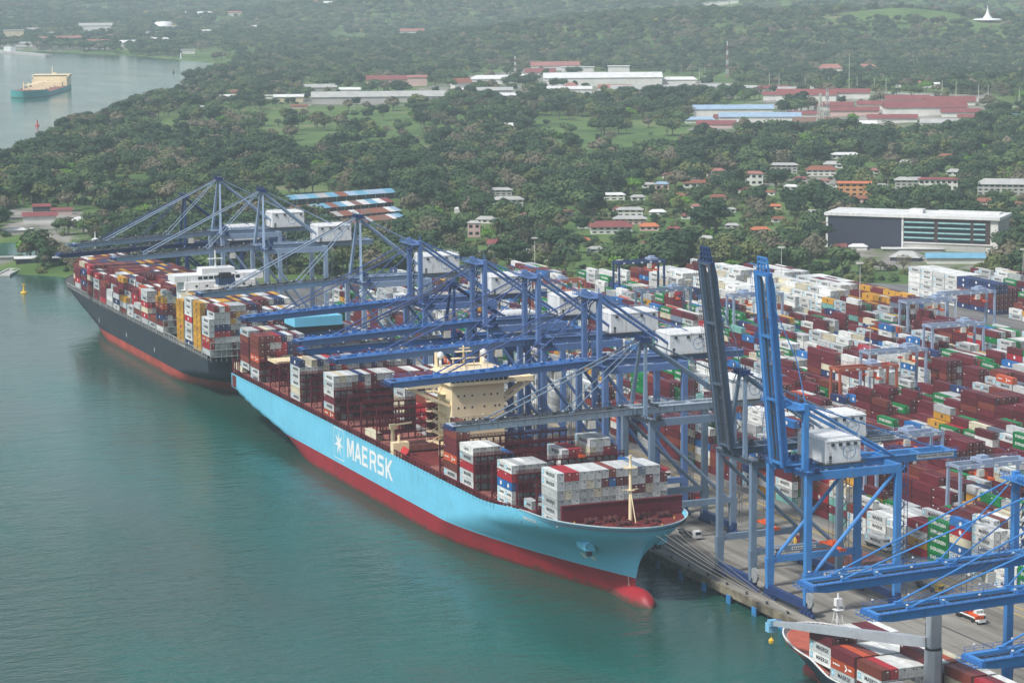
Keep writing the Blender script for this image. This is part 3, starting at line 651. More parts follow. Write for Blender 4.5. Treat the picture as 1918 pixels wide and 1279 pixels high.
# --- the light blue ship
A = empty('container_ship', (0, 24.1, 0), 'large light blue container ship with red bottom and white MAERSK lettering, moored nearest', 'container ship')
deck1 = lambda x: 20.8+3.6*sm(285, 330, x)+1.2*sm(330, 366, x)
xs1 = lambda z: np.interp(z, [-2, 3, 7, 11, 15, 19, 22, 26], [352.5, 353, 354, 355.5, 358, 361.5, 364.5, 367])
s01 = lambda z: np.interp(z, [-2, 7, 14, 20, 25], [235, 250, 275, 305, 318])
bp1 = lambda z: (np.interp(z, [-2, 7, 14, 20, 25], [1.45, 1.5, 1.8, 2.3, 2.5]), np.interp(z, [-2, 7, 14, 20, 25], [1.05, 1.0, .85, .62, .5]))
def st1(x, z):
    lo = np.interp(z, [-2, 3, 7, 10.5], [42, 30, 12, -1]); hi = np.interp(z, [-2, 3, 7, 10.5, 14], [120, 105, 80, 34, 4])
    v = min(1, max(0, (x-lo)/(hi-lo))); v = math.sin(v*math.pi/2)**.8 if z < 14 else 1
    return v*(1 if z > 14 else 1)
hb, edge = make_hull(366, 48.2, deck1, xs1, s01, st1, bp1, 7.0, nz=14, ns=150)
hull = hb.build('hull', [M['lblue'], M['hred']], A, smooth=True)
hull.data.polygons.foreach_set('use_smooth', [True]*len(hull.data.polygons))
# bulb
b = MB(); pr = []
for k in range(15):
    t_ = k/14; x = 338+27.5*t_; r_ = 5.0*(1-max(0, (t_-.6)/.4)**2.8)**.5*(.8+.2*min(1, t_*2)) if t_ < 1 else .01
    pr.append((x, r_))
V = []; F = []
for x, r_ in pr:
    for i in range(16):
        a = 2*math.pi*i/16; V.append((x, r_*.78*math.cos(a), -1.6+r_*1.12*math.sin(a)+(x-338)*.03))
for k in range(14):
    for i in range(16): F.append((k*16+i, (k+1)*16+i, (k+1)*16+(i+1) % 16, k*16+(i+1) % 16))
b.add(V, F); b.build('bulbous_bow', M['hred'], A, smooth=True)
deck_mesh(edge, 1.2).build('deck', M['deckm'], A)
bw = MB()
for k in range(len(edge)-1):
    for s in (-1, 1):
        p_, q_ = edge[k], edge[k+1]
        if p_[0] > 318: bw.beam((p_[0], s*p_[1], p_[2]), (q_[0], s*q_[1], q_[2]), .35, .3)
bw.build('bulwark_rail', mat('grey_rail', (.45, .55, .58), .5), A)
# lettering on the starboard side (faces the water)
t = MB(); ys = -24.13
GL = {'M': [[(0, 0), (0, 1), (.28, 1), (.5, .45), (.72, 1), (1, 1), (1, 0), (.8, 0), (.8, .65), (.58, .12), (.42, .12), (.2, .65), (.2, 0)]],
 'A': [[(0, 0), (.38, 1), (.5, 1), (.5, .76), (.37, .4), (.5, .4), (.5, .22), (.3, .22), (.22, 0)], [(1, 0), (.62, 1), (.5, 1), (.5, .76), (.63, .4), (.5, .4), (.5, .22), (.7, .22), (.78, 0)]],
 'E': [[(0, 0), (0, 1), (.8, 1), (.8, .82), (.22, .82), (.22, .6), (.72, .6), (.72, .42), (.22, .42), (.22, .18), (.8, .18), (.8, 0)]],
 'R': [[(0, 0), (0, 1), (.22, 1), (.22, 0)], [(.22, 1), (.7, 1), (.9, .87), (.9, .55), (.76, .41), (.95, 0), (.71, 0), (.53, .38), (.22, .38), (.22, .55), (.6, .55), (.68, .61), (.68, .78), (.6, .83), (.22, .83)]],
 'S': [[(0, 0), (0, .18), (.6, .18), (.66, .24), (.66, .36), (.6, .42), (.15, .42), (0, .55), (0, .87), (.14, 1), (.85, 1), (.85, .82), (.26, .82), (.21, .77), (.21, .66), (.26, .6), (.72, .6), (.87, .47), (.87, .13), (.73, 0)]],
 'K': [[(0, 0), (0, 1), (.22, 1), (.22, .58), (.66, 1), (.95, 1), (.45, .52), (.98, 0), (.7, 0), (.3, .38), (.22, .32), (.22, 0)]]}
for k, ch in enumerate('MAERSK'):
    for pl in GL[ch]: t.add([(152.2+k*8.5+a*7.8, ys, 11.0+c*7.4) for a, c in pl], [tuple(range(len(pl)))])
for a, b_, c, d in ((136.6, 148.6, 20.0, 20.25), (136.6, 148.6, 8.5, 8.75), (136.6, 136.9, 8.5, 20.25), (148.3, 148.6, 8.5, 20.25)): t.box(a, b_, ys, ys+.01, c, d)
star(t, (142.6, ys, 14.6), (1, 0, 0), (0, 0, 1), 5.2)
t.build('hull_lettering', mat('hull_white', (.82, .83, .82), .5, .06), A)
def hullpt(s, z, off=.12, side=-1):
    x1 = float(xs1(z)); x = s; hb_ = 24.1
    a = float(s01(z))
    if x > a: p_, q_ = bp1(z); t_ = min(1, (x-a)/(x1-a)); hb_ *= max(0, 1-t_**p_)**q_
    return Vector((x, side*(hb_+off), z))
t = MB()       # name near the bow and thruster marks, laid along the curved plating
def hulltext(b, txt, s_a, z, h, wd, m=0):
    V, F, Wt = text_geo(txt, .02); b.add([hullpt(s_a+a*wd/Wt, z+q*h) for a, q in V], F, m)
hulltext(t, 'MAERSK', 322, 21.3, 1.1, 8.5)
for cx in (335.5, 339.2):
    ring = [hullpt(cx+1.0*math.cos(i*.5236), 11.2+1.0*math.sin(i*.5236)) for i in range(12)]; rin = [hullpt(cx+.6*math.cos(i*.5236), 11.2+.6*math.sin(i*.5236)) for i in range(12)]
    t.add(ring+rin, [(i, (i+1) % 12, 12+(i+1) % 12, 12+i) for i in range(12)])
    c_ = hullpt(cx, 11.2, .14); t.add([hullpt(cx-.5, 11.0, .14), hullpt(cx+.5, 11.0, .14), hullpt(cx+.5, 11.4, .14), hullpt(cx-.5, 11.4, .14)], [(0, 1, 2, 3)]); t.add([hullpt(cx-.2, 10.7, .15), hullpt(cx+.2, 10.7, .15), hullpt(cx+.2, 11.7, .15), hullpt(cx-.2, 11.7, .15)], [(0, 1, 2, 3)])
t.build('bow_marking', M['wtext'], A)
t = MB()
for k in range(22): t.add([hullpt(351-.02*k-.25, 6.6-.36*k*.9+0, .13), hullpt(351-.02*k+.1, 6.6-.36*k*.9, .13), hullpt(351-.02*k+.1, 6.8-.36*k*.9, .13), hullpt(351-.02*k-.25, 6.8-.36*k*.9, .13)], [(0, 1, 2, 3)])
t.build('draught_mark', M['wtext'], A)
for s in (-1, 1):      # anchor recess housings
    c = hullpt(344, 16.4, 0, s); b = MB(); o1 = s
    b.add([c+Vector((-3.2, 0, 2.3)), c+Vector((3.0, 0, 2.3)), c+Vector((3.4, s*2.6, .6)), c+Vector((-3.4, s*2.6, .6)), c+Vector((-3.2, 0, -1.6)), c+Vector((3.0, -s*1.2, -1.6)), c+Vector((3.2, s*2.3, -1.0)), c+Vector((-3.2, s*2.3, -1.0))],
          [(0, 1, 2, 3), (3, 2, 6, 7), (1, 5, 6, 2), (0, 3, 7, 4), (4, 7, 6, 5)])
    b.build('anchor_pocket', M['lblue'], A)
    MB().box(c.x-.9, c.x+.9, c.y+s*.2-.3, c.y+s*.2+1.2, c.z-3.4, c.z-1.6).build('anchor', M['dark'], A)
# bow deck gear
fore = MB().box(343, 344.2, -20.3, 20.5, 23.9, 29.3)
fore.box(344.2, 344.5, -20.5, 20.7, 29.0, 29.4)
fore.build('breakwater', M['lash'], A)
mast = MB().tube((350, 0, 23), (350, 0, 43.5), .62, 10, .38); mast.box(348.8, 351.2, -1.8, 1.8, 40.6, 40.9); mast.box(349.2, 350.8, -1.2, 1.2, 33.6, 33.8); mast.tube((350, 0, 34), (354.2, 0, 23.4), .16, 5); mast.box(349.8, 350.2, -2.6, 2.6, 33.9, 34.05)
mast.rail((348.8, -1.8, 40.9), (351.2, -1.8, 40.9), .9, 1); mast.box(349.6, 350.4, -.4, .4, 43.5, 44.6)
mast.build('foremast', M['creamp'], A)
for (x, y) in ((347.5, -12), (347.5, -5.5), (347.5, 6), (348, 12), (355, -4.6), (355, 4.6)):
    wn = MB().tube((x, y-1.6, 24.6), (x, y+1.6, 24.6), .95, 10); wn.box(x-1.3, x+1.3, y-2, y-1.7, 23.4, 25.7); wn.box(x-1.3, x+1.3, y+1.7, y+2, 23.4, 25.7); wn.box(x-.6, x+.8, y+2, y+3, 23.4, 24.8)
    wn.box(x-1.6, x+1.6, y-.3, y+.3, 25.2, 25.6); wn.tube((x+1, y-2.6, 23.6), (x+1, y-2.6, 24.8), .5, 8); wn.build('winch', mat('winch_brown', (.1, .03, .03), .6) if 'wb' not in M else M['wb'], A); M['wb'] = bpy.data.materials['winch_brown']
fg = MB()
for k in range(60):
    x = random.uniform(346, 361); y = random.uniform(-1, 1)*(17-(x-346)*.9); a_, c_ = random.uniform(.15, .7), random.uniform(.15, .7); fg.box(x-a_, x+a_, y-c_, y+c_, 23.4, 23.4+random.uniform(.4, 1.6))
for k in range(10):
    x = 346+k*1.4; fg.tube((x, -15+k*.9, 23.8), (x, -9+k*.4, 23.8), .15, 5); fg.tube((x, 15-k*.9, 23.8), (x, 9-k*.4, 23.8), .15, 5)
fg.build('deck_machinery', M['deckm'], A)
for (x, y, z) in ((356, -11, 23.4), (352, 14, 23.4), (346, -17, 23.4), (360, 6, 23.4)): MB().tube((x, y, z), (x, y, z+1.2), .28, 8).build('vent_pipe', M['yellow'], A)
# coaming, hatch covers and lashing bridges
bayf = [9.5, 24, 38.5, 53, 65.5, 78, 93.5, 107, 120.5, 135.5, 151, 166, 183, 196, 247, 263.5, 278.5, 294, 311.5, 327.4, 341.8]
for xf in bayf:
    nn = 23.2 if xf < 300 else 21.5 if xf < 330 else 19
    hc = MB()
    for q in range(4):
        y0 = -nn+.6+q*(2*nn-1.2)/4; hc.box(xf-12.3, xf-.1, y0+.12, y0+(2*nn-1.2)/4-.12, 20.2, 22.3)
        for g_ in range(5): hc.box(xf-11.6+g_*2.6, xf-11.3+g_*2.6, y0+.5, y0+(2*nn-1.2)/4-.5, 22.3, 22.36)
    hc.build('hatch_cover', M['deckp'], A)
for k, xf in enumerate(bayf):
    x = xf+.35; nn = 23.4 if xf < 300 else 22 if xf < 330 else 0
    if xf in (341.8, 24, 196): continue
    lb = MB(); top = 33.6 if 60 < xf < 335 else 31
    wd = .8 if xf not in (9.5,) else .6
    ny = 19
    for i in range(ny+1):
        y = -nn+i*(2*nn/ny)
        lb.box(x, x+.28, y-.14, y+.14, 19.8, top); 
        if i % 3 == 0: lb.box(x+wd, x+wd+.25, y-.14, y+.14, 19.8, top)
    for z in (25.0, 27.9, 30.8, 33.6):
        if z > top: break
        lb.box(x-.1, x+wd+.3, -nn-.2, nn+.2, z-.25, z)
        lb.rail((x+wd+.25, -nn, z), (x+wd+.25, nn, z), 1.1, 1.25, .1); lb.box(x+wd+.3, x+wd+.36, -nn, nn, z, z+.35); lb.rail((x, -nn, z), (x, nn, z), 1.1, 1.25, .1)
    for i in range(0, ny, 3):
        y = -nn+i*(2*nn/ny); lb.beam((x+.2, y, 22), (x+.2, y+2*nn/ny, 25), .16); lb.beam((x+.2, y+2*nn/ny, 22), (x+.2, y, 25), .16)
    lb.build('lashing_bridge', M['lash'], A)
# side passage stanchions along the deck edge
for s in (-1, 1):
    sb_ = MB(); x = 14
    while x < 322:
        e = 23.9*(1 if x < 300 else 1-((x-300)/66)**2.3*.5)
        if not 198 < x < 205:
            sb_.box(x, x+.35, s*e-.2, s*e+.2, 19.6, 22.6+sm(285, 330, x)*2)
        x += 3.05
    sb_.beam((14, s*23.7, 22.6), (300, s*23.7, 22.6), .5, .3); sb_.beam((300, s*23.7, 22.6), (322, s*22.6, 24.4), .5, .3); sb_.rail((14, s*24, 20.8), (300, s*24, 20.8), 1.1, 3, .08)
    sb_.build('side_passage', M['lash'], A)
inb = MB()
for s in (-1, 1): inb.box(14, 322, s*20.5-.3, s*20.5+.3, 19.6, 22.2)
inb.build('coaming', M['deckm'], A)
# deckhouse
dh = MB(); dh.box(205, 219, -7.6, 12.2, 19.6, 47); dh.build('deckhouse', M['creamp'], A)
for z in (25, 28.6, 32.2, 35.8, 39.4, 43):
    pl = MB(); pl.box(203, 206, -11.5, -7.6, z-.2, z); pl.rail((206, -11.5, z), (203, -11.5, z)); pl.box(206, 213, -10, -7.6, z-.2, z); pl.rail((206, -10, z), (213, -10, z)); pl.beam((205.5, -10.5, z), (210, -8, z+3.6), .5, .15); pl.build('side_platform', M['creamp'], A)
br = MB(); br.box(203.5, 221, -9, 13.2, 47, 50.6); br.box(208, 218.5, -24, -12, 46.6, 47.1); br.box(208, 218.5, 12, 24, 46.6, 47.1)
br.box(218.2, 218.5, -24, -12, 47.1, 48.3); br.box(218.2, 218.5, 12, 24, 47.1, 48.3); br.box(208, 218.5, -24, -23.7, 47.1, 48.3); br.box(208, 218.5, 23.7, 24, 47.1, 48.3)
for s in (-1, 1):
    br.beam((213, s*23, 46.6), (213, s*10+2, 39.5), 1.0, 1.2); br.beam((217.5, s*23, 46.6), (217.5, s*10+2, 39.5), .8, 1.0)
br.add([(203, -10, 50.6), (222, -10, 50.6), (222, 14.2, 50.6), (203, 14.2, 50.6), (205, -7, 52.2), (218, -7, 52.2), (218, 11.5, 52.2), (205, 11.5, 52.2)], [(4, 5, 6, 7), (0, 1, 5, 4), (1, 2, 6, 5), (2, 3, 7, 6), (3, 0, 4, 7)])
brd = br.build('navigation_bridge', M['creamp'], A)
wb = MB(); 
for k in range(12): wb.box(221, 221.08, -8.6+k*1.8, -8.6+k*1.8+1.5, 48.1, 49.9)
wb.build('bridge_window', M['glass'], brd)
wn = MB()
for z, ys_ in ((42.6, (-5.2, -2.9, 0, 4.6, 7.2, 9.6)), (38.4, (-5.2, -2.9, 0, 4.6, 8.7, 10.3)), (34.2, (-2.9, 0, 2.8, 5.4)), (30.2, (-2.9, 0, 2.8, 5.4)), (26.4, (-5.2, -2.9, 5.4, 8))):
    for y in ys_: MB().box(219.0, 219.06, y-.3, y+.3, z, z+.65).build('window', M['glass'], A)
rm = MB().tube((211, 0, 52), (211, 0, 59.6), .5, 8, .3); rm.box(210, 212, -4.5, 4.5, 55, 55.3); rm.box(210, 212, -3, 3, 57.4, 57.6); rm.tube((211, -4, 52), (211, -4, 55), .2); rm.tube((211, 4, 52), (211, 4, 55), .2); rm.box(211.8, 212.1, -2, 2, 58.6, 59); rm.build('radar_mast', M['creamp'], A)
for y in (-8, 8.5):
    MB().tube((209, y, 52), (209, y, 55), .5, 8).lathe([(.3, 0), (1.2, .6), (1.35, 1.4), (.9, 2.3), (.1, 2.7)], 12, (209, y, 55)).build('radome', M['white'], A, True)
    MB().tube((206, y*1.05, 50), (206, y*1.05, 57), .7, 8).build('vent_post', M['creamp'], A)
lf = MB().add([(206, -22.5, 22), (211, -22.5, 22), (212, -21.8, 23), (205, -21.8, 23), (206, -20.8, 22), (211, -20.8, 22), (211.5, -21.2, 24.2), (205.5, -21.2, 24.2)], [(0, 1, 2, 3), (3, 2, 6, 7), (4, 7, 6, 5), (1, 5, 6, 2), (0, 3, 7, 4), (0, 4, 5, 1)])
lf.build('lifeboat', M['redp'], A)
dv = MB().box(200, 203, -24, -18, 18.5, 25); dv.tube((202, -21.5, 25), (202, -21.5, 27.5), .5); dv.build('provision_crane', M['creamp'], A)
MB().tube((190, -19.5, 22), (190, -19.5, 28), .8, 8, .6).box(189.2, 191, -20.6, -18.4, 27.5, 29.4).beam((190, -19.5, 29), (195, -14, 30.5), .6).build('hose_crane', M['creamp'], A)
# funnel casing
fn = MB().box(10.5, 24.5, -3, 17.8, 20, 42.2); fnn = fn.build('funnel', M['black'], A)
MB().box(10.3, 24.7, -3.2, 18, 42.2, 46.2).build('funnel_top', M['lblue'], A)
fp = MB()
for k in range(5): fp.tube((17, 0+k*3.4, 46), (17, 0+k*3.4, 48.4), .6, 8)
fp.build('exhaust_pipe', M['black'], A)
cf = MB()
for y in (-11, -3): cf.beam((44, y, 20), (44, y, 32), 1, 1); cf.beam((53, y, 20), (53, y, 32), 1.1, 1.1)
cf.box(43, 54, -21, -3, 32, 32.7); cf.beam((53, -20, 32), (53, -11, 26), .9); cf.rail((54, -21, 32.7), (54, -3, 32.7)); cf.rail((43, -21, 32.7), (54, -21, 32.7))
cf.build('mooring_gallery', M['creamp'], A)
# stern notch: dark opening in the corner
MB().box(1.2, 7, -24.16, -23.5, 15.2, 20.2).build('stern_opening', M['deckm'], A)
sp_ = MB()
for x in (0.3, 4, 8): sp_.box(x, x+.5, -23.8, -23.3, 20, 27.5)
sp_.box(0, 9, -23.9, -22.5, 22, 22.3); sp_.rail((0, -23.8, 22.3), (9, -23.8, 22.3)); sp_.build('stern_platform', M['lash'], A)

# --- the dark ship ahead, bow away from us
M['dhull'] = mat('dark_blue_grey_hull', (.022, .03, .042), .5, .25, .05, streak=.25, dirt=(.09, .1, .11))
M['ored'] = mat('orange_red_boot', (.42, .07, .045), .55, .35, .1, streak=.6, dirt=(.2, .1, .08))
seams(M['dhull'], 11, 2.6, .12); seams(M['ored'], 11, 2.6, .1); algae(M['ored'], 1.3)
B2 = empty('container_ship', (-58, 27.6, 0), 'dark hulled container ship with orange boot topping, moored beyond the light blue ship', 'container ship', rz=math.pi)
deck2 = lambda x: 17.5+1.5*sm(225, 300, x)+2.5*sm(285, 315, x)
xs2 = lambda z: np.interp(z, [-2, 5, 9, 14, 18, 23], [285, 286, 289, 297, 307, 319])
s02 = lambda z: np.interp(z, [-2, 5, 12, 20], [180, 195, 240, 280])
bp2 = lambda z: (np.interp(z, [-2, 8, 20], [1.5, 1.8, 2.6]), np.interp(z, [-2, 8, 20], [1.1, .9, .5]))
def st2(x, z):
    lo = np.interp(z, [-2, 3, 7], [8, 3, -4]); hi = np.interp(z, [-2, 3, 7, 10], [75, 60, 40, 4]); v = min(1, max(0, (x-lo)/(hi-lo))); return math.sin(v*math.pi/2)**.8 if z < 10 else 1
hb2, edge2 = make_hull(316, 43, deck2, xs2, s02, st2, bp2, 5.2, nz=12, ns=110)
hb2.build('hull', [M['dhull'], M['ored']], B2, smooth=True)
deck_mesh(edge2, .3).build('deck', mat('dark_deck', (.09, .085, .08), .7, .3), B2)
g2 = mat('pale_lashing_steel', (.36, .38, .37), .6, .25, rust=.3)
for xf in [-56, -70.5, -85, -99.5]+[-137-14.3*k for k in range(15)]:
    x = -58-xf-.9; nn = 21 if xf > -310 else 17 if xf > -330 else 12; lb = MB()
    for i in range(18): y = -nn+i*2*nn/17; lb.box(x, x+.25, y-.12, y+.12, 17, 25.6)
    for z in (19.3, 22.4, 25.6): lb.box(x-.3, x+.5, -nn-.1, nn+.1, z-.2, z); 
    lb.rail((x-.2, -nn, 25.6), (x-.2, nn, 25.6), 1, 3); lb.build('lashing_bridge', g2, B2)
sr = MB(); x = 4
while x < 276: sr.box(x, x+.3, 20.9, 21.2, 17.4, 20.4); x += 3
sr.beam((4, 21.1, 20.4), (284, 20.8, 20.4), .3); sr.rail((2, 21.4, 17.6), (284, 21.1, 18), 1.1, 2.5, .1); sr.build('side_rail', g2, B2)
h2 = MB().box(52, 68, -17, 17, 17, 46.5); h2.box(54, 66, -21.5, 21.5, 46.5, 49.4); h2.box(55, 64, -8, 8, 49.4, 52.2)
h2 = h2.build('deckhouse', M['white'], B2)
dk = MB()
for z in (22, 25.5, 29, 32.5, 36, 39.5, 43): dk.box(50.6, 52, -16, 16, z-.2, z); dk.rail((50.7, -16, z), (50.7, 16, z), 1.1, 3); dk.box(52, 60, 17, 18.6, z-.2, z)
dk.build('gallery_deck', M['white'], B2)
for z in (23, 26.5, 30, 33.5, 37, 40.5, 44):
    for y in (-12, -7, 6, 11): MB().box(51.94, 52.0, y, y+1.2, z, z+.9).build('window', M['glass'], B2)
wb = MB()
for k in range(8): wb.box(53.9, 54.0, -10+k*2.6, -8+k*2.6, 47.3, 48.7)
wb.build('bridge_window', M['glass'], B2)
MB().tube((60, 0, 52), (60, 0, 60), .5, 8, .3).box(59, 61, -3.5, 3.5, 56, 56.3).build('radar_mast', M['white'], B2)
MB().box(42, 49, -5, 4, 17, 45.5).build('funnel_casing', M['white'], B2)
MB().box(42.4, 48.6, -4.4, 3.4, 45.5, 48.5).build('funnel_band', mat('navy_funnel', (.02, .05, .12), .5), B2)
MB().box(43.5, 47.5, -3, 2, 48.5, 51).tube((44, -4, 47), (44, -4, 50.4), .5).tube((44, 3, 47), (44, 3, 50.4), .5).build('funnel_top', M['black'], B2)
lf = MB().lathe([(.1, -3.6), (1.2, -3), (1.7, -1.5), (1.8, 1), (1.4, 3), (.2, 3.7)], 10); lo_ = lf.build('lifeboat', mat('red_lifeboat', (.5, .04, .06), .5), B2, True, (46, 19.5, 27)); lo_.rotation_euler = (0, math.pi/2, 0)
dv = MB()
for x in (41, 51): dv.beam((x, 20.5, 17.5), (x, 19.5, 29), .6); dv.beam((x, 19.5, 29), (x, 16, 30), .5); dv.beam((x, 20.5, 21), (x, 16, 24), .4)
dv.box(40, 52, 17, 21, 21, 21.4); dv.box(40, 52, 17.2, 21, 17.6, 17.9); dv.build('davit', M['white'], B2)
MB().tube((303, 0, 20), (303, 0, 44), .6, 8, .35).box(302, 304, -2, 2, 41, 41.4).tube((303, 0, 43), (303, 0, 46), .25).lathe([(1.6, 0), (1.9, 1), (.3, 1.6)], 8, (303, 0, 41)).build('foremast', M['white'], B2)
MB().box(-.2, 0, -13, 9, 11.5, 15.6).build('stern_opening', M['black'], B2)
mk = MB()
for x, z in ((95, 8), (150, 8), (208, 8)): mk.box(x, x+.35, 21.52, 21.56, z, z+2.6); mk.box(x-.5, x+.8, 21.52, 21.56, z+1, z+1.5)
mk.build('hull_marking', M['wtext'], B2)

# --- small grey crane ship in the corner, bow towards the light blue ship
C3 = empty('feeder_ship', (575, 33, 0), 'small dark hulled container ship with grey deck crane at bottom right', 'container ship', rz=math.pi)
deck3 = lambda x: 9.3+2.6*sm(96, 106, x)+.8*sm(106, 134, x)
xs3 = lambda z: np.interp(z, [-2, 4, 8, 12.5], [125.5, 126.5, 130, 135])
s03 = lambda z: np.interp(z, [-2, 4, 12], [70, 75, 98])
bp3 = lambda z: (np.interp(z, [-2, 6, 12], [1.5, 1.8, 2.4]), np.interp(z, [-2, 6, 12], [1, .8, .5]))
hb3, edge3 = make_hull(135, 27, deck3, xs3, s03, lambda x, z: 1, bp3, 3.4, nz=9, ns=80)
hb3.build('hull', [mat('navy_hull', (.015, .02, .04), .5, .2), M['hred']], C3, smooth=True)
dd = deck_mesh(edge3, 1.1).build('deck', mat('red_deck', (.42, .1, .06), .7, .25), C3)
bw = MB()
for k in range(len(edge3)-1):
    for s in (-1, 1): p_, q_ = edge3[k], edge3[k+1]; bw.beam((p_[0], s*p_[1], p_[2]), (q_[0], s*q_[1], q_[2]), .4, .25)
k = 0
while k < len(edge3)-1:
    p_ = edge3[k]
    if p_[0] > 98:
        for s in (-1, 1): bw.beam((p_[0], s*(p_[1]-.2), p_[2]), (p_[0]-.4, s*max(0, p_[1]-1.3), p_[2]-1.1), .12)
    k += 2
bw.build('bulwark_rail', M['white'], C3)
V = []; F = []
for k in range(11):
    t_ = k/10; x = 116+15*t_; r_ = 3.0*(1-max(0, (t_-.5)/.5)**2.2)**.5 if t_ < 1 else .01
    for i in range(14): a = 2*math.pi*i/14; V.append((x, r_*.8*math.cos(a), .2+r_*math.sin(a)+t_*.6))
for k in range(10):
    for i in range(14): F.append((k*14+i, (k+1)*14+i, (k+1)*14+(i+1) % 14, k*14+(i+1) % 14))
MB().add(V, F).build('bulbous_bow', M['hred'], C3, True)
kg = mat('crane_grey', (.34, .37, .4), .45, .15)
MB().prism([(65.0+2.3*math.cos(a*math.pi/4+.39), 2.3*math.sin(a*math.pi/4+.39)) for a in range(8)], 8, 22.5).build('crane_pedestal', kg, C3)
MB().tube((65.0, 0, 22.5), (65.0, 0, 23), 2.1, 14).build('slew_ring', M['black'], C3)
MB().box(63.7, 66.3, -1.5, 1.5, 23, 32).build('crane_tower', kg, C3)
MB().box(66.3, 67.4, -1, 1, 25.5, 29).build('hoist_winch', M['dark'], C3)
jb = MB(); p0 = Vector((65.6, 1.6, 24.4)); p1 = Vector((116, 17.5, 18.9)); jb.beam(p0, p0.lerp(p1, .12), 1.4, 2.4, 2.2, 2.6); jb.beam(p0.lerp(p1, .12), p0.lerp(p1, .7), 2.2, 2.6, 2.2, 2.0); jb.beam(p0.lerp(p1, .7), p1, 2.2, 2.0, 1.3, 1.2); jb.build('jib', kg, C3)
MB().cb((116.8, 17.8, 18.9), (1.8, 2.2, 1.6)).box(116.5, 118.6, 16.6, 19, 16.3, 18.8).build('jib_head', mat('jib_blue', (.2, .45, .65), .5), C3)
MB().tube((117, 18, 18), (117, 18, 14.8), .06, 4).lathe([(.2, 0), (.7, .3), (.8, 1.1), (.2, 1.8)], 8, (117, 18, 13)).build('hook', M['yellow'], C3)
tm = MB()
for s, u in ((-1, -1), (1, -1), (1, 1), (-1, 1)): tm.tube((113+s*2, u*2, 11), (113+s*.6, u*.6, 21.5), .13, 5)
for z, q in ((13.6, 1.7), (16.2, 1.3), (18.8, .95)):
    for s in (-1, 1): tm.beam((113-q, s*q, z), (113+q, s*q, z), .1); tm.beam((113+s*q, -q, z), (113+s*q, q, z), .1)
tm.tube((113, 0, 11), (113, 0, 26), .25, 6); tm.box(111.8, 114.2, -1.2, 1.2, 21.4, 21.6); tm.box(112.3, 113.7, -.9, .9, 22.6, 24.6); tm.rail((111.8, -1.2, 21.6), (114.2, -1.2, 21.6), 1, .8); tm.build('foremast', M['white'], C3)
wl = MB()
for k in range(14):
    x = random.uniform(108, 127); y = random.uniform(-1, 1)*(10-(x-108)*.35); wl.box(x-.5, x+.5, y-.4, y+.4, 10.8, 10.8+random.uniform(.6, 1.6))
wl.build('windlass', M['dark'], C3)
for (x, y) in ((122, 3), (118, -5), (112, 8), (109, -7), (125, -2)): MB().tube((x, y, 10.6), (x, y, 12), .3, 8).build('fairlead_roller', M['yellow'], C3)
hg = MB(); hg.box(28, 96, -12.6, 12.6, 8.3, 9.5); hg.box(94.5, 106.5, -10, 10, 9, 10.9); hg.build('hatch_coaming', M['deckm'], C3)
sl_ = MB(); x = 30
while x < 96:
    for s in (-1, 1): sl_.box(x, x+.3, s*13-.15, s*13+.15, 8.3, 10.6)
    x += 3
for s in (-1, 1): sl_.rail((30, s*13.2, 9.2), (96, s*13.2, 9.2), 1.1, 2.5, .1)
sl_.build('side_rail', M['grey'], C3)

# --- the far ship on the river
pa, pb = at(45, 184, 0), at(106, 165, 0); v = (pa-pb); Ld = v.length*1.02
D4 = empty('dredger', (pb.x, pb.y, 0), 'turquoise hulled dredger with cream superstructure sailing on the river', 'ship', rz=math.atan2(v.y, v.x))
dz = lambda x: 6.5+4.0*sm(Ld*.8, Ld*.86, x)
hb4, e4 = make_hull(Ld, Ld*.19, dz, lambda z: Ld-6+z*.5, lambda z: Ld*.78, lambda x, z: min(1, .8+x/Ld), lambda z: (1.8, .7), .6, nz=8, ns=50)
hb4.build('hull', [mat('turquoise_hull', (.06, .38, .36), .5, .2), M['hred']], D4, smooth=True)
deck_mesh(e4, .5).build('deck', mat('rust_deck', (.25, .1, .08), .8, .3), D4)
wB = Ld*.085
hs4 = MB().box(Ld*.06, Ld*.2, -wB, wB, 6, 20); hs4.box(Ld*.08, Ld*.18, -wB*1.1, wB*1.1, 20, 23); hs4.box(Ld*.22, Ld*.26, -wB*.8, wB*.8, 6, 13); hs4.build('deckhouse', M['creamp'], D4)
MB().box(Ld*.19, Ld*.2+.3, -wB, wB, 20.7, 22.2).build('bridge_window', M['dark'], D4)
MB().tube((Ld*.12, 0, 23), (Ld*.12, 0, 36), .8, 6, .4).build('mast', M['creamp'], D4)
MB().box(Ld*.02, Ld*.06, -3, 3, 6, 24).build('funnel', M['creamp'], D4)
for k in range(4):
    x = Ld*(.34+k*.13); b = MB(); b.tube((x, -wB*.5, 6), (x, -wB*.5, 17+k % 2*3), 1.0, 6); b.beam((x, -wB*.5, 15), (x+Ld*.09, wB*.3, 17), 1.2); b.box(x-3, x+3, -wB*.5, wB*.5, 6, 10); b.build('deck_gantry', M['creamp'], D4)
MB().tube((Ld*.95, 0, 10), (Ld*.95, 0, 20), .4, 6).build('foremast', M['grey'], D4)
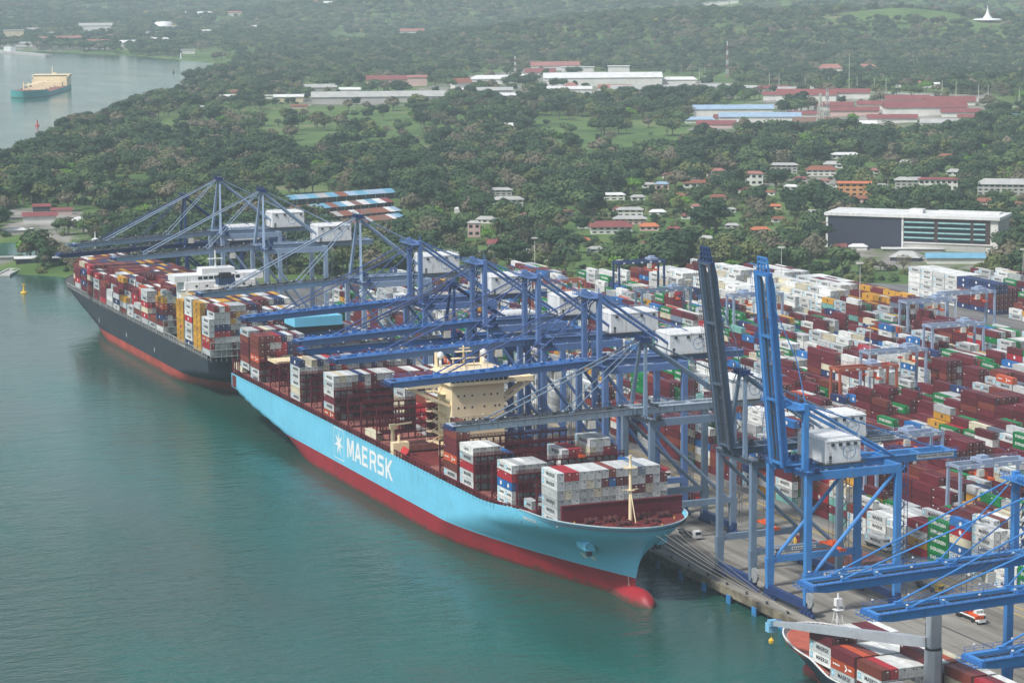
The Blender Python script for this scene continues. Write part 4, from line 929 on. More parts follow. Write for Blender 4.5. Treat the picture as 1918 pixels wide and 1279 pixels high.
# ---------------------------------------------------------------- quay cranes
def steel(name, c, rust=.12): return mat(name, c, .45, .16, .18, streak=rust, dirt=(.12, .12, .14))
K = {'slatedark': steel('dark_slate_steel', (.085, .125, .19), .3), 'navyish': steel('dusky_blue_steel', (.05, .09, .26)), 'greyblue': steel('grey_blue_steel', (.26, .35, .48)), 'violet': steel('violet_blue_steel', (.105, .19, .4), .3), 'navy': steel('navy_steel', (.015, .04, .14)), 'slate': steel('slate_steel', (.17, .24, .33), .3),
     'bright': steel('bright_blue_steel', (.055, .23, .55), .25), 'midblue': steel('mid_blue_steel', (.04, .15, .42)), 'pale': steel('pale_weathered_steel', (.42, .5, .58), .5), 'terra': steel('terracotta_steel', (.42, .11, .06)), 'rtg': steel('rtg_blue_grey', (.3, .37, .5))}
def house(par, x0, x1, y0, y1, z0, z1):
    b = MB(); b.box(x0, x1, y0, y1, z0, z1-.7); b.add([(x0-.2, y0-.2, z1-.7), (x1+.2, y0-.2, z1-.7), (x1+.2, y1+.2, z1-.7), (x0-.2, y1+.2, z1-.7), (x0+1, y0+1, z1), (x1-1, y0+1, z1), (x1-1, y1-1, z1), (x0+1, y1-1, z1)], [(4, 5, 6, 7), (0, 1, 5, 4), (1, 2, 6, 5), (2, 3, 7, 6), (3, 0, 4, 7), (3, 2, 1, 0)])
    h_ = b.build('machinery_house', M['white'], par)
    rl = MB()
    for (p_, q_) in (((x0, y0), (x1, y0)), ((x1, y0), (x1, y1)), ((x1, y1), (x0, y1)), ((x0, y1), (x0, y0))): rl.rail((p_[0], p_[1], z1-.6), (q_[0], q_[1], z1-.6), 1.1, 2.5, .07); rl.rail((p_[0]*1.0+(1 if p_[0] > x0 else -1)*.9, p_[1], z0+.1), (q_[0]+(1 if q_[0] > x0 else -1)*.9, q_[1], z0+.1), 1.1, 2, .07)
    rl.build('roof_railing', M['white'], h_)
    for k in range(4):
        y = y0+2.2+k*(y1-y0-4)/3; MB().box(x1, x1+.35, y-.5, y+.5, z1-2.2, z1-1.3).build('vent', M['dark'], h_)
    MB().box(x1, x1+.06, y0+1.0, y0+1.9, z0+.1, z0+2.2).build('door', M['dark'], h_)
    b = MB(); cx, cz = (y0+y1)/2+2, (z0+z1)/2-.5      # round swirl emblem
    for k in range(7):
        r0 = 1.9-k*.27; b.add([(x1+.03, cx-r0, cz+.05-k*.12), (x1+.03, cx+r0*.8, cz+.5-k*.12), (x1+.03, cx+r0, cz+.62-k*.14), (x1+.03, cx-r0*.7, cz+.16-k*.12)], [(0, 1, 2, 3)])
    for i in range(20):
        a = i*math.pi/10; c2 = a+math.pi/10; b.add([(x1+.03, cx+2.2*math.cos(a), cz+2.2*math.sin(a)), (x1+.03, cx+2.2*math.cos(c2), cz+2.2*math.sin(c2)), (x1+.03, cx+2.0*math.cos(c2), cz+2.0*math.sin(c2)), (x1+.03, cx+2.0*math.cos(a), cz+2.0*math.sin(a))], [(0, 1, 2, 3)])
    b.build('house_emblem', M['emblem'], h_)
    MB().box(x0-1.4, x1+1.4, y0-1.2, y1+1.2, z0-.35, z0).build('house_floor', M['dark'], par)
M['emblem'] = mat('emblem_blue', (.1, .25, .5), .5)
def crane(label, X, sp=11, zt=58, zb=57.5, yt=-18.5, za=84, ya=57, usp=6.3, aframe=False, c1='violet', c2='violet', c3='navy', up=False, hy=(84, 102), diag=0, stay=(-1, 28), yr=112, zdroop=2.4, sign=None, small=False, carts=True, hb_=(6.5, 8)):
    """a ship-to-shore crane: sea legs at y=55, land legs at y=85, boom reaching over the ships to y=yt"""
    E = empty('ship_crane', (X, 70, 4.05), label, 'crane', 'ship cranes on the quay rails'); O = Vector((0, -70, -4.05))
    def B_(mb, name, m, par=None): 
        mb.v = [(a, b_+O.y, c+O.z) for a, b_, c in mb.v]; return mb.build(name, m if not isinstance(m, str) else K[m], par or E)
    s = sp
    for sx in (-1, 1):
        for y in (55, 85):
            b = MB(); b.beam((sx*s, y, 7.2), (sx*s, y, 16.5), 1.3, 2.0, 1.9, 2.6); b.box(sx*s-.85, sx*s+.85, y-.95, y+.95, 16.5, zt)
            B_(b, 'leg', c1)
        b = MB().box(sx*s-.7, sx*s+.7, 55.95, 84.05, 15.0, 17.0); B_(b, 'portal_beam', c1)
        b = MB().box(sx*s-.8, sx*s+.8, 55.9, 84.1, zt-2.6, zt-.2); b.rail((sx*s, 56, zt-.2), (sx*s, 84, zt-.2), 1.1, 2.5, .08); B_(b, 'upper_beam', c1)
        if diag in (0, 2): B_(MB().tube((sx*s, 56, zt-3.5), (sx*s, 84.4, 17.5 if not small else 15), .62, 8), 'diagonal_brace', c1)
        if diag == 1: B_(MB().tube((sx*s, 56, 15.5), (sx*s, 84.4, zt-2), .6, 8), 'diagonal_brace', c1)
        if diag == 2: B_(MB().tube((sx*s, 84, zt-12), (sx*s, 66, zt-2.6), .4, 6), 'knee_brace', c1)
    for y in (55, 85):
        b = MB().box(-s-1.6, s+1.6, y-.8, y+.8, 5.9, 8.2); B_(b, 'sill_beam', c3)
        b = MB().box(-s+.86, s-.86, y-.6, y+.6, zt-2.0, zt); B_(b, 'cross_beam', c1)
        if carts:
            for sx in (-1, 1):
                b = MB()
                for q in (-3.2, -1.1, 1.1, 3.2):
                    b.box(sx*s+q-.75, sx*s+q+.75, y-.45, y+.45, 4.3, 5.2); b.tube((sx*s+q-.4, y-.3, 4.42), (sx*s+q-.4, y+.3, 4.42), .38, 8); b.tube((sx*s+q+.4, y-.3, 4.42), (sx*s+q+.4, y+.3, 4.42), .38, 8)
                b.box(sx*s-2.6, sx*s+2.6, y-.5, y+.5, 5.2, 5.9); B_(b, 'wheel_bogie', 'navy')
    B_(MB().tube((s+2.2, 54.2, 9.3), (s+2.2, 54.9, 9.3), 2.3, 16), 'cable_reel', M['grey'])
    # stair tower on the land side leg
    b = MB(); z = 8; k = 0
    while z < zt-3:
        ya_, yb_ = (86.2, 88.4) if k % 2 == 0 else (88.4, 86.2); b.beam((s-1.6, ya_, z), (s-1.6, yb_, z+2.9), .5, .12); b.box(s-2.4, s-.6, min(yb_, ya_)-.2+(0 if yb_ < ya_ else 2.1), min(yb_, ya_)+.2+(0 if yb_ < ya_ else 2.3), z+2.85, z+2.95); b.rail((s-2.4, 88.7, z+2.9), (s-.6, 88.7, z+2.9), 1, 1.8, .07); z += 2.9; k += 1
    for a_, b2 in ((s-2.5, 86.1), (s-2.5, 88.8), (s-.6, 88.8)): b.box(a_-.08, a_+.08, b2-.08, b2+.08, 7, zt)
    B_(b, 'stair_tower', M['grey'] if c1 not in ('bright',) else 'midblue')
    # girder and boom (twin boxes)
    gx = 2.7 if not up else 3.3; gh = 1.15
    yh = 51.5
    b = MB()
    for sx in (-1, 1): b.box(sx*gx-.55, sx*gx+.55, yh+.4, yr, zb-gh, zb+gh)
    for y in (yh+1.5, 62, 74, 86, 98, yr-1): b.box(-gx+.55, gx-.55, y-.5, y+.5, zb+.2, zb+gh-.05)
    for sx in (-1, 1): b.rail((sx*(gx+1.3), yh, zb+gh), (sx*(gx+1.3), yr, zb+gh), 1.1, 2.5, .08); b.box(min(sx*(gx+.56), sx*(gx+1.35)), max(sx*(gx+.56), sx*(gx+1.35)), yh, yr, zb+gh-.12, zb+gh-.02)
    B_(b, 'girder', c2)
    b = MB(); Lb = yh-yt
    if not up:
        P0 = lambda u, dx, dz: Vector((dx, yh-u, zb+dz-zdroop*u/Lb))
    else:
        th = R(84 if up is True else up); P0 = lambda u, dx, dz: Vector((dx, yh+.3-u*math.cos(th)-dz*math.sin(th), zb+.4+u*math.sin(th)-dz*math.cos(th)*-1))
    mats_ = [K[c2], K[c3] if c3 != 'navy' or small else K[c2]]
    for sx in (-1, 1):
        segs = [(0, Lb-4, gh, gh), (Lb-4, Lb, gh, gh*.45)]
        for u0, u1, h0, h1 in segs:
            w0 = sx*gx-.55; w1 = sx*gx+.55
            V = [P0(u, w_, d) for u, hh in ((u0, h0), (u1, h1)) for w_ in (w0, w1) for d in (-hh, gh)]
            b.add(V, [(0, 1, 3, 2), (4, 6, 7, 5), (0, 4, 5, 1), (2, 3, 7, 6), (1, 5, 7, 3), (0, 2, 6, 4)]); b.m[-1] = 1
    for k in range(4):
        u = min(Lb-.6, 1+k*Lb/3.05); V = [P0(u+du, w_, d) for du in (-.4, .4) for w_ in (-gx, gx) for d in (.2, gh-.1)]
        b.add(V, [(0, 1, 3, 2), (4, 6, 7, 5), (0, 4, 5, 1), (2, 3, 7, 6), (1, 5, 7, 3), (0, 2, 6, 4)])
    B_(b, 'boom', [K[c2], K['navy']])
    b = MB()
    for dx in (-1.75, -1.3, 1.3, 1.75): b.beam(P0(.5, dx, .35), P0(Lb-1.5, dx, .35), .22, .3)
    b.beam(P0(1, 0, .1), P0(Lb-3, 0, .1), 2.0 if not up else .3, .12)
    u = 2
    while u < Lb-2: b.beam(P0(u, -gx+.5, .25), P0(u, gx-.5, .25), .3, .35); u += 3.2 if not up else 14
    B_(b, 'trolley_track', M['dark'])
    b = MB()
    for sx in (-1, 1):
        b.beam(P0(0, sx*(gx+.95), gh-.1), P0(Lb, sx*(gx+.95), gh-.1), .75, .1)
        for hh in (.55, 1.1): b.beam(P0(0, sx*(gx+1.3), gh+hh), P0(Lb, sx*(gx+1.3), gh+hh), .08)
        u = 0
        while u < Lb: b.beam(P0(u, sx*(gx+1.3), gh), P0(u, sx*(gx+1.3), gh+1.15), .08); u += 2.4
    for u in range(8, int(Lb)-4, 12): b.beam(P0(u, gx, gh), P0(u, gx, gh+2.6), .16)
    if c2 != 'bright' and not up:
        b.beam(P0(.5, 0, gh+.03), P0(Lb-3, 0, gh+.03), 2*gx+.6, .06)
        u = 3
        while u < Lb-4: b.cb(P0(u, random.uniform(-gx, gx), gh+.4), (random.uniform(.4, 1.4), random.uniform(.4, 2), random.uniform(.4, 1))); u += random.uniform(1.5, 5)
    B_(b, 'boom_walkway', 'midblue' if c2 in ('violet', 'bright') else M['dark'])
    if up:
        b = MB()
        for dx in (-gx, -gx/3, gx/3, gx): b.beam(P0(Lb, dx, .2), P0(Lb+4.5, dx*.8, .2), .5)
        for q in (1.5, 3, 4.5): b.beam(P0(Lb+q, -gx*.85, .2), P0(Lb+q, gx*.85, .2), .45); b.beam(P0(Lb+q-1.5, -gx*.8, .2), P0(Lb+q, gx*.8, .2), .25)
        B_(b, 'boom_head', 'navy' if small else c2)
    b = MB(); b.beam(P0(Lb-.2, -gx-1.4, .3), P0(Lb-.2, gx+1.4, .3), 1.0, 1.1); b.beam(P0(Lb+1.6, -gx-1, -.2), P0(Lb+1.6, gx+1, -.2), .15); b.beam(P0(Lb+1.6, -gx-1, .9), P0(Lb+1.6, gx+1, .9), .12)
    for dx in (-gx-1, -1.5, 1.5, gx+1): b.beam(P0(Lb, dx, -.2), P0(Lb+1.7, dx, -.2), .14); b.beam(P0(Lb+1.6, dx, -.2), P0(Lb+1.6, dx, .9), .1)
    B_(b, 'boom_tip', 'navy' if c2 != 'bright' else 'midblue')
    # upper frame
    top = za
    for sx in (-1, 1):
        xa = sx*(1.6 if aframe else usp); xb_ = sx*(usp+1.2 if aframe else usp)
        if aframe: B_(MB().beam((xb_, 55, zt), (xa, ya, top), 1.25, 1.25, .8, .8), 'frame_post', c1)
        else: B_(MB().box(xb_-.85, xb_+.85, 54.2, 55.8, zt, top+.6), 'frame_post', c1)
    b = MB()
    if aframe: b.box(-2.8, 2.8, ya-1.2, ya+1.2, top-.6, top+.5); b.rail((-3, ya-1.8, top+.5), (3, ya-1.8, top+.5), 1.1, 1.2, .1); b.box(-3.2, 3.2, ya-2.2, ya+2.2, top-.9, top-.6)
    else: b.box(-usp+.85, usp-.85, 54.3, 55.7, top-2.4, top); b.box(-usp-2, usp+1, 51.5, 54.2, top-1.2, top-.9); b.rail((-usp-2, 51.5, top-.9), (usp+1, 51.5, top-.9), 1.2, 1.5, .1); b.rail((-usp-2, 51.5, top-.9), (-usp-2, 54.5, top-.9), 1.2, 1.5, .1)
    for k in range(5): b.tube((-2+k, ya-1.5+(-2.6 if not aframe else 0), top), (-2+k+.3, ya-1.5+(-2.6 if not aframe else 0), top), .8, 8)
    b.beam((0, ya, top), (0, ya, top+2.6), .14); b.beam((1.6, ya, top), (1.6, ya, top+1.8), .3)
    B_(b, 'apex_platform', c3 if aframe else c1)
    if not aframe:
        b = MB(); z = zt+1
        while z < top-3: b.beam((-usp+1.4, 55.9, z), (-usp+3.4, 55.9, z+2.6), .4, .12); b.rail((-usp+1, 56.4, z), (-usp+3.6, 56.4, z), 1, 1.3, .07); z += 2.6
        B_(b, 'frame_ladder', M['dark'])
    for sx in (-1, 1):
        xa = sx*(1.6 if aframe else usp); B_(MB().tube((xa, ya-1, top-.4), (sx*(gx+.9), 88, zb+gh), .52, 8), 'backstay', c1)
        B_(MB().tube((xa*.8, ya, top-.2), (sx*gx, yr-4, zb+gh), .2, 6), 'rear_stay', c1)
        if not up:
            for sy, r_ in ((stay[0], .24), (stay[1], .2)):
                u = yh-sy; q_ = P0(u, sx*gx, gh); B_(MB().tube((xa*.9, ya-1.5, top-.6), q_+Vector((0, 0, .5)), r_, 6), 'forestay', 'navyish' if c1 == 'violet' else c1)
                B_(MB().beam(q_+Vector((0, -1.0, -.1)), q_+Vector((0, 1.0, -.1)), .9, 1.4), 'stay_bracket', c1)
            B_(MB().tube((xa*.5, ya-1.5, top), P0(yh-stay[0]-1.5, sx*1.2, gh+.3), .07, 4), 'hoist_rope', M['dark'])
            B_(MB().tube((xa*.3, ya-1.5, top), P0(yh-stay[0]-2.5, sx*.6, gh+.3), .07, 4), 'hoist_rope', M['dark'])
        else:
            for u in (yh-stay[0], yh-stay[1]):
                q_ = P0(u, sx*gx, gh); mid = (q_+Vector((xa, ya, top)))/2+Vector((0, 2.5, -4)); B_(MB().tube((xa*.9, ya-1.2, top-.6), mid, .18, 6).tube(mid, q_, .18, 6), 'forestay', c1)
    house_at(E, O, -hb_[0]+.6, hb_[0]-.6, hy[0], hy[1], zb+gh+.4, zb+gh+hb_[1])
    for k in range(6):
        u = Lb*(.08+.16*k)
        if not up: B_(MB().cb(P0(u, gx+1.5, gh+1.5), (.45, .45, .3)), 'boom_lamp', M['white']); B_(MB().cb(P0(u+Lb*.07, -gx-1.5, gh+1.4), (.4, .4, .3)), 'boom_lamp', M['white'])
    b = MB()
    for sx in (-1, 1):
        b.box(sx*(s+.9)-(0 if sx > 0 else 1.3), sx*(s+.9)+(1.3 if sx > 0 else 0), 53, 58.5, zt-.5, zt-.35); b.rail((sx*(s+2.2), 53, zt-.35), (sx*(s+2.2), 58.5, zt-.35), 1.1, 1.3, .09); b.rail((sx*(s+2.2), 53, zt-.35), (sx*s, 53, zt-.35), 1.1, 1.3, .09)
        b.box(sx*(s+1.5)-.5, sx*(s+1.5)+.5, 56, 57.6, zt-.35, zt+1.3)
    b.box(-s, s, 53.2, 54.1, zt-.45, zt-.3); b.rail((-s, 53.2, zt-.3), (s, 53.2, zt-.3), 1.1, 2, .08)
    for k in range(9): x_ = random.uniform(-usp+.5, usp-.5); b.cb((x_, random.uniform(57, 60.5), zb+gh+random.uniform(.3, 1.2)), (random.uniform(.5, 1.8), random.uniform(.4, 1.4), random.uniform(.5, 1.8)))
    B_(b, 'service_platform', 'navy' if c1 != 'slate' else M['dark'])
    b = MB(); y = 60
    while y < yr-4:
        b.tube((gx+1.0, y, zb-gh+.1), (gx+1.0, y+2, zb-gh-1.6), .08, 4, cap=False); b.tube((gx+1.0, y+2, zb-gh-1.6), (gx+1.0, y+4, zb-gh+.1), .08, 4, cap=False); y += 4
    B_(b, 'festoon_cable', M['black'])
    # trolley, cab and spreader
    ty = 36 if not up else 70
    if small: ty = ty-4
    b = MB().box(-gx+.2, gx-.2, ty-3, ty+3, zb-gh-.6, zb-gh+.1) if not up else MB().box(-gx+.2, gx-.2, ty-3, ty+3, zb-gh-.6, zb-gh+.1)
    B_(b, 'trolley', c3); B_(MB().box(1.2, 3.8, ty+3.5, ty+6, zb-gh-3.4, zb-gh-.8), 'operator_cab', M['offwhite'])
    zz = random.choice([24, 30, 34, 18]) if not up else 12
    if sign: zz = 21
    b = MB().box(-6, 6, ty-.5, ty+.5, zz, zz+.5).box(-6.1, -5.7, ty-1.2, ty+1.2, zz-.3, zz+.5).box(5.7, 6.1, ty-1.2, ty+1.2, zz-.3, zz+.5).box(-1.6, 1.6, ty-1.1, ty+1.1, zz+.5, zz+1.8)
    B_(b, 'spreader', M['orange']); b = MB()
    for dx in (-1.2, 1.2):
        for dy in (-.8, .8): b.tube((dx, ty+dy, zz+1.8), (dx, ty+dy, zb-gh-.6), .05, 4)
    B_(b, 'hoist_rope', M['dark'])
    if sign:
        b = MB(); x = s+.72; b.box(x, x+.03, 60, 65.5, 15.2, 16.8); b.text('ZPMC', (x+.05, 62.7, 15.45), (0, 1, 0), (0, 0, 1), 1.1, 4.6, 1); b.box(x, x+.03, 68, 76.5, 15.5, 16.5)
        for k in range(12): b.box(x+.03, x+.05, 68.5+k*.65, 68.9+k*.65, 15.75, 16.2, 1)
        o_ = B_(b, 'sign', [M['white'], M['ink']])
        b = MB().box(gx+.56, gx+.6, 96, 109, zb-.7, zb+.7); b.text('Panama Ports Company', (gx+.62, 102.5, zb-.45), (0, 1, 0), (0, 0, 1), .85, 11.5, 1)
        B_(b, 'name_board', [M['white'], M['ink']])
    return E
def house_at(E, O, x0, x1, y0, y1, z0, z1):
    house(E, x0, x1, y0+O.y, y1+O.y, z0+O.z, z1+O.z)
crane('dark navy crane with low pointed frame, farthest along the quay', -278, sp=9, zt=44, zb=45.5, yt=-12, za=72, aframe=True, c1='navy', c2='navy', usp=4.5, small=True, hy=(80, 96))
crane('pale grey blue crane with the farthest pointed frame, over bow of dark ship', -211, zt=58.5, zb=58.5, yt=-19, za=86, aframe=True, c1='greyblue', c2='greyblue', stay=(-2, 29), hy=(83, 100), hb_=(6.5, 8.4), zdroop=3.2)
crane('pale grey blue crane, second pointed frame, over middle of dark ship', -137, zt=58.5, zb=58.5, yt=-17, za=86, aframe=True, c1='greyblue', c2='greyblue', stay=(-2, 29), hy=(83, 100), hb_=(6.5, 8.4), zdroop=2.4)
crane('pale grey blue crane beside the blue roofed sheds, over deckhouse of dark ship', 4.9, zt=58.5, zb=58.5, yt=-15, za=86, aframe=True, c1='greyblue', c2='greyblue', stay=(-2, 29), hy=(84, 101), hb_=(6.5, 8.4), zdroop=2.8)
crane('violet blue crane with boom over stern of light blue ship', 79, zt=58, yt=-17.6, za=82.5, zb=58, zdroop=3.2, hy=(86, 104))
crane('small navy crane half hidden between two violet blue cranes', 116, sp=9, zt=45, zb=47.5, yt=-6, za=69.5, aframe=True, c1='navy', c2='midblue', usp=4.5, small=True, hy=(78, 92), stay=(4, 30), zdroop=1)
crane('violet blue crane with boom ahead of the black funnel', 148.5, zt=58, yt=-18, za=82, zb=58, zdroop=3.2, hy=(86, 104))
crane('violet blue crane with boom over the white topped stack amidships', 200, zt=58, yt=-21, za=82.5, zb=58, zdroop=2.6, hy=(84, 103))
crane('violet blue crane with boom crossing the cream deckhouse', 253, zt=57.5, yt=-19.6, za=81.5, zb=57.5, zdroop=2.5, hy=(82, 100))
crane('weathered grey crane with pointed frame and pale boom over the foredeck containers', 290, sp=10.5, zt=45.5, zb=47, yt=-12, za=70.6, aframe=True, c1='slate', c2='pale', usp=4.5, small=True, hy=(87, 100), stay=(2, 30), zdroop=1.2, yr=108)
crane('slate crane with its dark boom raised nearly upright', 360.5, sp=11, zt=44.5, zb=46, yt=-6.5, za=70, aframe=True, c1='slate', c2='slatedark', usp=4.5, small=True, up=83, hy=(84, 97), yr=108, sign=True)
crane('bright blue crane with its boom raised upright and white house behind', 394, sp=11.6, zt=47, zb=46.6, yt=-6, za=66, aframe=False, c1='bright', c2='bright', usp=9.5, up=84.5, diag=1, hy=(62.5, 74), hb_=(9.2, 7.6), yr=110, sign=True)
crane('bright blue crane with lowered boom pointing at the raised boom crane', 520, sp=10, zt=46, zb=46.5, yt=-9, za=66, ya=56, c1='bright', c2='bright', usp=8, diag=1, stay=(0, 30), hy=(72, 86), zdroop=1.5)
crane('bright blue crane with boom above the white foremast of grey crane ship', 550, sp=10, zt=46, zb=46.5, yt=-9, za=66, ya=56, c1='bright', c2='bright', usp=8, diag=1, stay=(0, 30), hy=(72, 86), zdroop=1.5)
crane('bright blue crane with only the boom tip showing at bottom right', 593, sp=10, zt=46, zb=46.5, yt=-9, za=66, ya=56, c1='bright', c2='bright', usp=8, diag=1, stay=(0, 30), hy=(72, 86), zdroop=1.5)
# ---------------------------------------------------------------- yard gantries
def rtg(label, x, y0, y1, c='rtg', ty=.7, big=False):
    E = empty('yard_gantry', (x, (y0+y1)/2, 4.02), label, 'gantry crane', 'yard gantries over the container blocks'); w = (y1-y0)/2; H = 22.5 if not big else 25
    for sx in (-1, 1):
        for sy in (-1, 1):
            MB().beam((sx*4.2, sy*w, 2.4), (sx*3.6, sy*w, H-1.4), 1.1, 1.0, 1.0, .9).build('leg', K[c], E)
        MB().box(sx*3.6-.55, sx*3.6+.55, -w-.8, w+.8, H-1.4, H).rail((sx*4.2, -w, H), (sx*4.2, w, H), 1.1, 2.5, .09).build('girder', K[c], E)
    for sy in (-1, 1):
        MB().box(-6, 6, sy*w-.5, sy*w+.5, 1.5, 2.4).box(-3.1, 3.1, sy*w-.35, sy*w+.35, H-1.2, H-.2).build('end_beam', K[c], E)
        for sx in (-1, 1):
            b = MB()
            for q in (-1, 1): b.tube((sx*5+q*.9, sy*w-.35, .75), (sx*5+q*.9, sy*w+.35, .75), .75, 10)
            b.build('wheel', M['black'], E)
    MB().box(3, 6, -w-1.2, -w-.5, 2.4, 4.6).build('power_pack', M['offwhite'], E)
    t_ = (ty*2-1)*(w-4); MB().box(-3.6, 3.6, t_-2.4, t_+2.4, H, H+1.2).box(-1.5, 1.5, t_-1.5, t_+1.5, H+1.2, H+2.2).build('trolley', K['rtg'], E)
    b = MB().box(-5.8, 5.8, t_-.6, t_+.6, H-5.2, H-4.5).box(-2, 2, t_-1.2, t_+1.2, H-4.5, H-3).box(-6, -5.5, t_-1.3, t_+1.3, H-5.4, H-4.6).box(5.5, 6, t_-1.3, t_+1.3, H-5.4, H-4.6); b.build('spreader', M['orange'], E)
    MB().box(3.7, 5.3, t_-4.6, t_-2.4, H-4, H-1.6).build('operator_cab', M['offwhite'], E)
    b = MB()
    for k in range(5): b.box(3.6+.56, 3.6+.62, -w+3+k*(w*2-6)/4-.7, -w+3+k*(w*2-6)/4+.7, H-1.1, H-.4)
    b.build('flood_lamp', M['white'], E)
for a in [('pale blue yard gantry in front of the asphalt clearing', -39, 355.5, 383, 'rtg', .75), ('pale blue yard gantry farthest right beyond the clearing', -58, 389.5, 418, 'rtg', .85), ('pale blue yard gantry over green containers at right', 38, 322, 349.5, 'rtg', .8),
          ('pale blue yard gantry behind the terracotta one', 95, 255.5, 283.5, 'rtg', .85), ('terracotta yard gantry in the middle of the yard', 129, 221.5, 248.5, 'terra', .7), ('tall navy yard gantry in front of the tree line', -233, 289, 316.5, 'navy', .9, True),
          ('grey yard gantry behind the row of white crane houses', -134, 256, 283.5, 'slate', .8), ('grey yard gantry between the two raised booms', -97, 289.5, 317, 'rtg', .2), ('terracotta yard gantry at the far tree edge', -190, 222, 249, 'terra', .6),
          ('pale blue yard gantry behind the bright blue crane', 268, 157, 184, 'rtg', .6), ('pale blue yard gantry at the right beside green containers', 325, 155.5, 183, 'rtg', .35), ('slate yard gantry at bottom right edge', 455, 155.5, 183, 'slate', .6)]:
    rtg(*a)
# ---------------------------------------------------------------- buildings
roofs = {'rust': (.24, .09, .055), 'redr': (.22, .066, .064), 'pinkr': (.33, .14, .12), 'whiter': (.68, .68, .66), 'greyr': (.4, .4, .38), 'bluer': (.3, .42, .54), 'skyr': (.15, .35, .48), 'orager': (.5, .16, .07), 'brownr': (.2, .12, .09)}
for k, c in roofs.items(): M[k] = mat('roof_'+k, c, .6, .2, .12, streak=.12)
walls = {'w': (.66, .65, .6), 'g': (.42, .41, .38), 'c': (.6, .5, .34), 'o': (.6, .28, .12), 'p': (.6, .42, .38), 'd': (.06, .065, .08)}
for k, c in walls.items(): M['wall_'+k] = mat('wall_'+k, c, .8, .15, .1)
BLD = []
def bld(label, x, y, wpx, hpx, roof='greyr', wall='w', rise=.22, dep=.6, rot=0, kind='gable', floors=0, D=None, name='house', group=None, cat='house', wmin=0):
    """building whose front foot is centred at photo point (x, y); sizes given in photo pixels at its distance"""
    if D: P = atd(x, D)
    else:
        P = at(x, y)
    d = dist(P); sc = d/FPX; P.z = gz(P.x, P.y); W = max(wmin, wpx*sc); H = hpx*sc*1.02; Dp = W*dep if W < 40 else max(14, W*dep)
    v = math.atan2(P.y-CAM[1], P.x-CAM[0]); rz = v-math.pi/2+R(rot)     # local y points away from the camera
    E = empty(name, P, label, cat, group, rz); BLD.append((P.x, P.y, d, W, H))
    wl = MB().box(-W/2, W/2, 0, Dp, -1, H).build('wall', M['wall_'+wall], E)
    rr = W*rise if kind != 'flat' else .5
    rr = min(rr, 7, Dp*.35)
    b = MB(); o_ = min(1.2, W*.05)
    x0, x1, y0, y1 = -W/2-o_, W/2+o_, -o_, Dp+o_
    if kind == 'gable': b.add([(x0, y0, H), (x1, y0, H), (x1, y1, H), (x0, y1, H), (x0, (y0+y1)/2, H+rr), (x1, (y0+y1)/2, H+rr)], [(0, 1, 5, 4), (2, 3, 4, 5), (1, 2, 5), (3, 0, 4), (3, 2, 1, 0)])
    elif kind == 'hip': i_ = min(W, Dp)*.45; b.add([(x0, y0, H), (x1, y0, H), (x1, y1, H), (x0, y1, H), (x0+i_, (y0+y1)/2, H+rr), (x1-i_, (y0+y1)/2, H+rr)], [(0, 1, 5, 4), (2, 3, 4, 5), (1, 2, 5), (3, 0, 4), (3, 2, 1, 0)])
    else: b.box(x0, x1, y0, y1, H, H+.5)
    b.build('roof', M[roof], E)
    if floors and d < 3600:
        nw = max(2, int(W/4.5))
        for f in range(floors):
            z = (f+.35)*H/floors
            for k in range(nw):
                x_ = -W/2+(k+.5)*W/nw; MB().box(x_-W/nw*.28, x_+W/nw*.28, -.08, -.02, z, z+H/floors*.42).build('window', M['glass'], E)
    return E
# office block with dark and glazed halves
a, c, e_ = at(1548, 462, 3.6), at(1868, 474, 3.6), at(1905, 458, 3.6)
ux = (c-a); WW = ux.length; rz = math.atan2(ux.y, ux.x)
E = empty('office_building', a, 'long white framed office block, half black panels and half glass bands', 'office building', rz=rz)
H = 21.6; BLD.append(((a.x+c.x)/2, (a.y+c.y)/2, dist((a+c)/2), WW*.9, 25))
MB().box(0, WW, .6, 34, -1, H-.5).build('wall', M['wall_w'], E)
MB().box(-1.5, WW+1.5, -1.4, 36, H-.5, H+1.4).box(WW*.46, WW*.54, 12, 20, H+1.4, H+4).box(WW*.6, WW*.97, 20, 30, H+1.4, H+2.4).build('roof', M['whiter'], E)
MB().box(1, WW*.445, -.1, .6, -1, H-.6).build('dark_panel', mat('dark_panels', (.035, .04, .065), .5, .1), E)
MB().box(WW*.445, WW*.456, -.4, .6, -1, H-.6).box(-.4, 1, -.4, .6, -1, H-.6).box(WW*.456, WW*.97, -.4, .6, 4.4, 5.2).box(WW*.456, WW*.56, -.38, .6, H*.66, H*.66+.5).build('white_frame', M['whiter'], E)
MB().box(WW*.456, WW*.955, -.05, .6, 5.2, H-.6).build('brown_panel', mat('brown_panels', (.06, .035, .03), .6), E)
MB().box(WW*.456, WW*.93, .2, .6, -1, 4.4).build('ground_floor', M['wall_g'], E)
for u0, u1 in ((.46, .635), (.657, .845), (.862, .93)):
    for z in (5.9, 9.3, 12.7, 16.0):
        f = MB().box(WW*u0, WW*u1, -.25, -.05, z, z+2.1).build('window', M['glass'], E)
        MB().box(WW*u0, WW*u1, -.6, -.25, z+1.8, z+2.7).build('sun_shade', mat('aqua_shade', (.3, .55, .55), .5) if 'aqua' not in M else M['aqua'], f)
    M['aqua'] = M.get('aqua') or bpy.data.materials['aqua_shade']
MB().box(WW-2.5, WW+.3, 1, 33, 0, H-.6).build('side_wall', M['wall_g'], E)
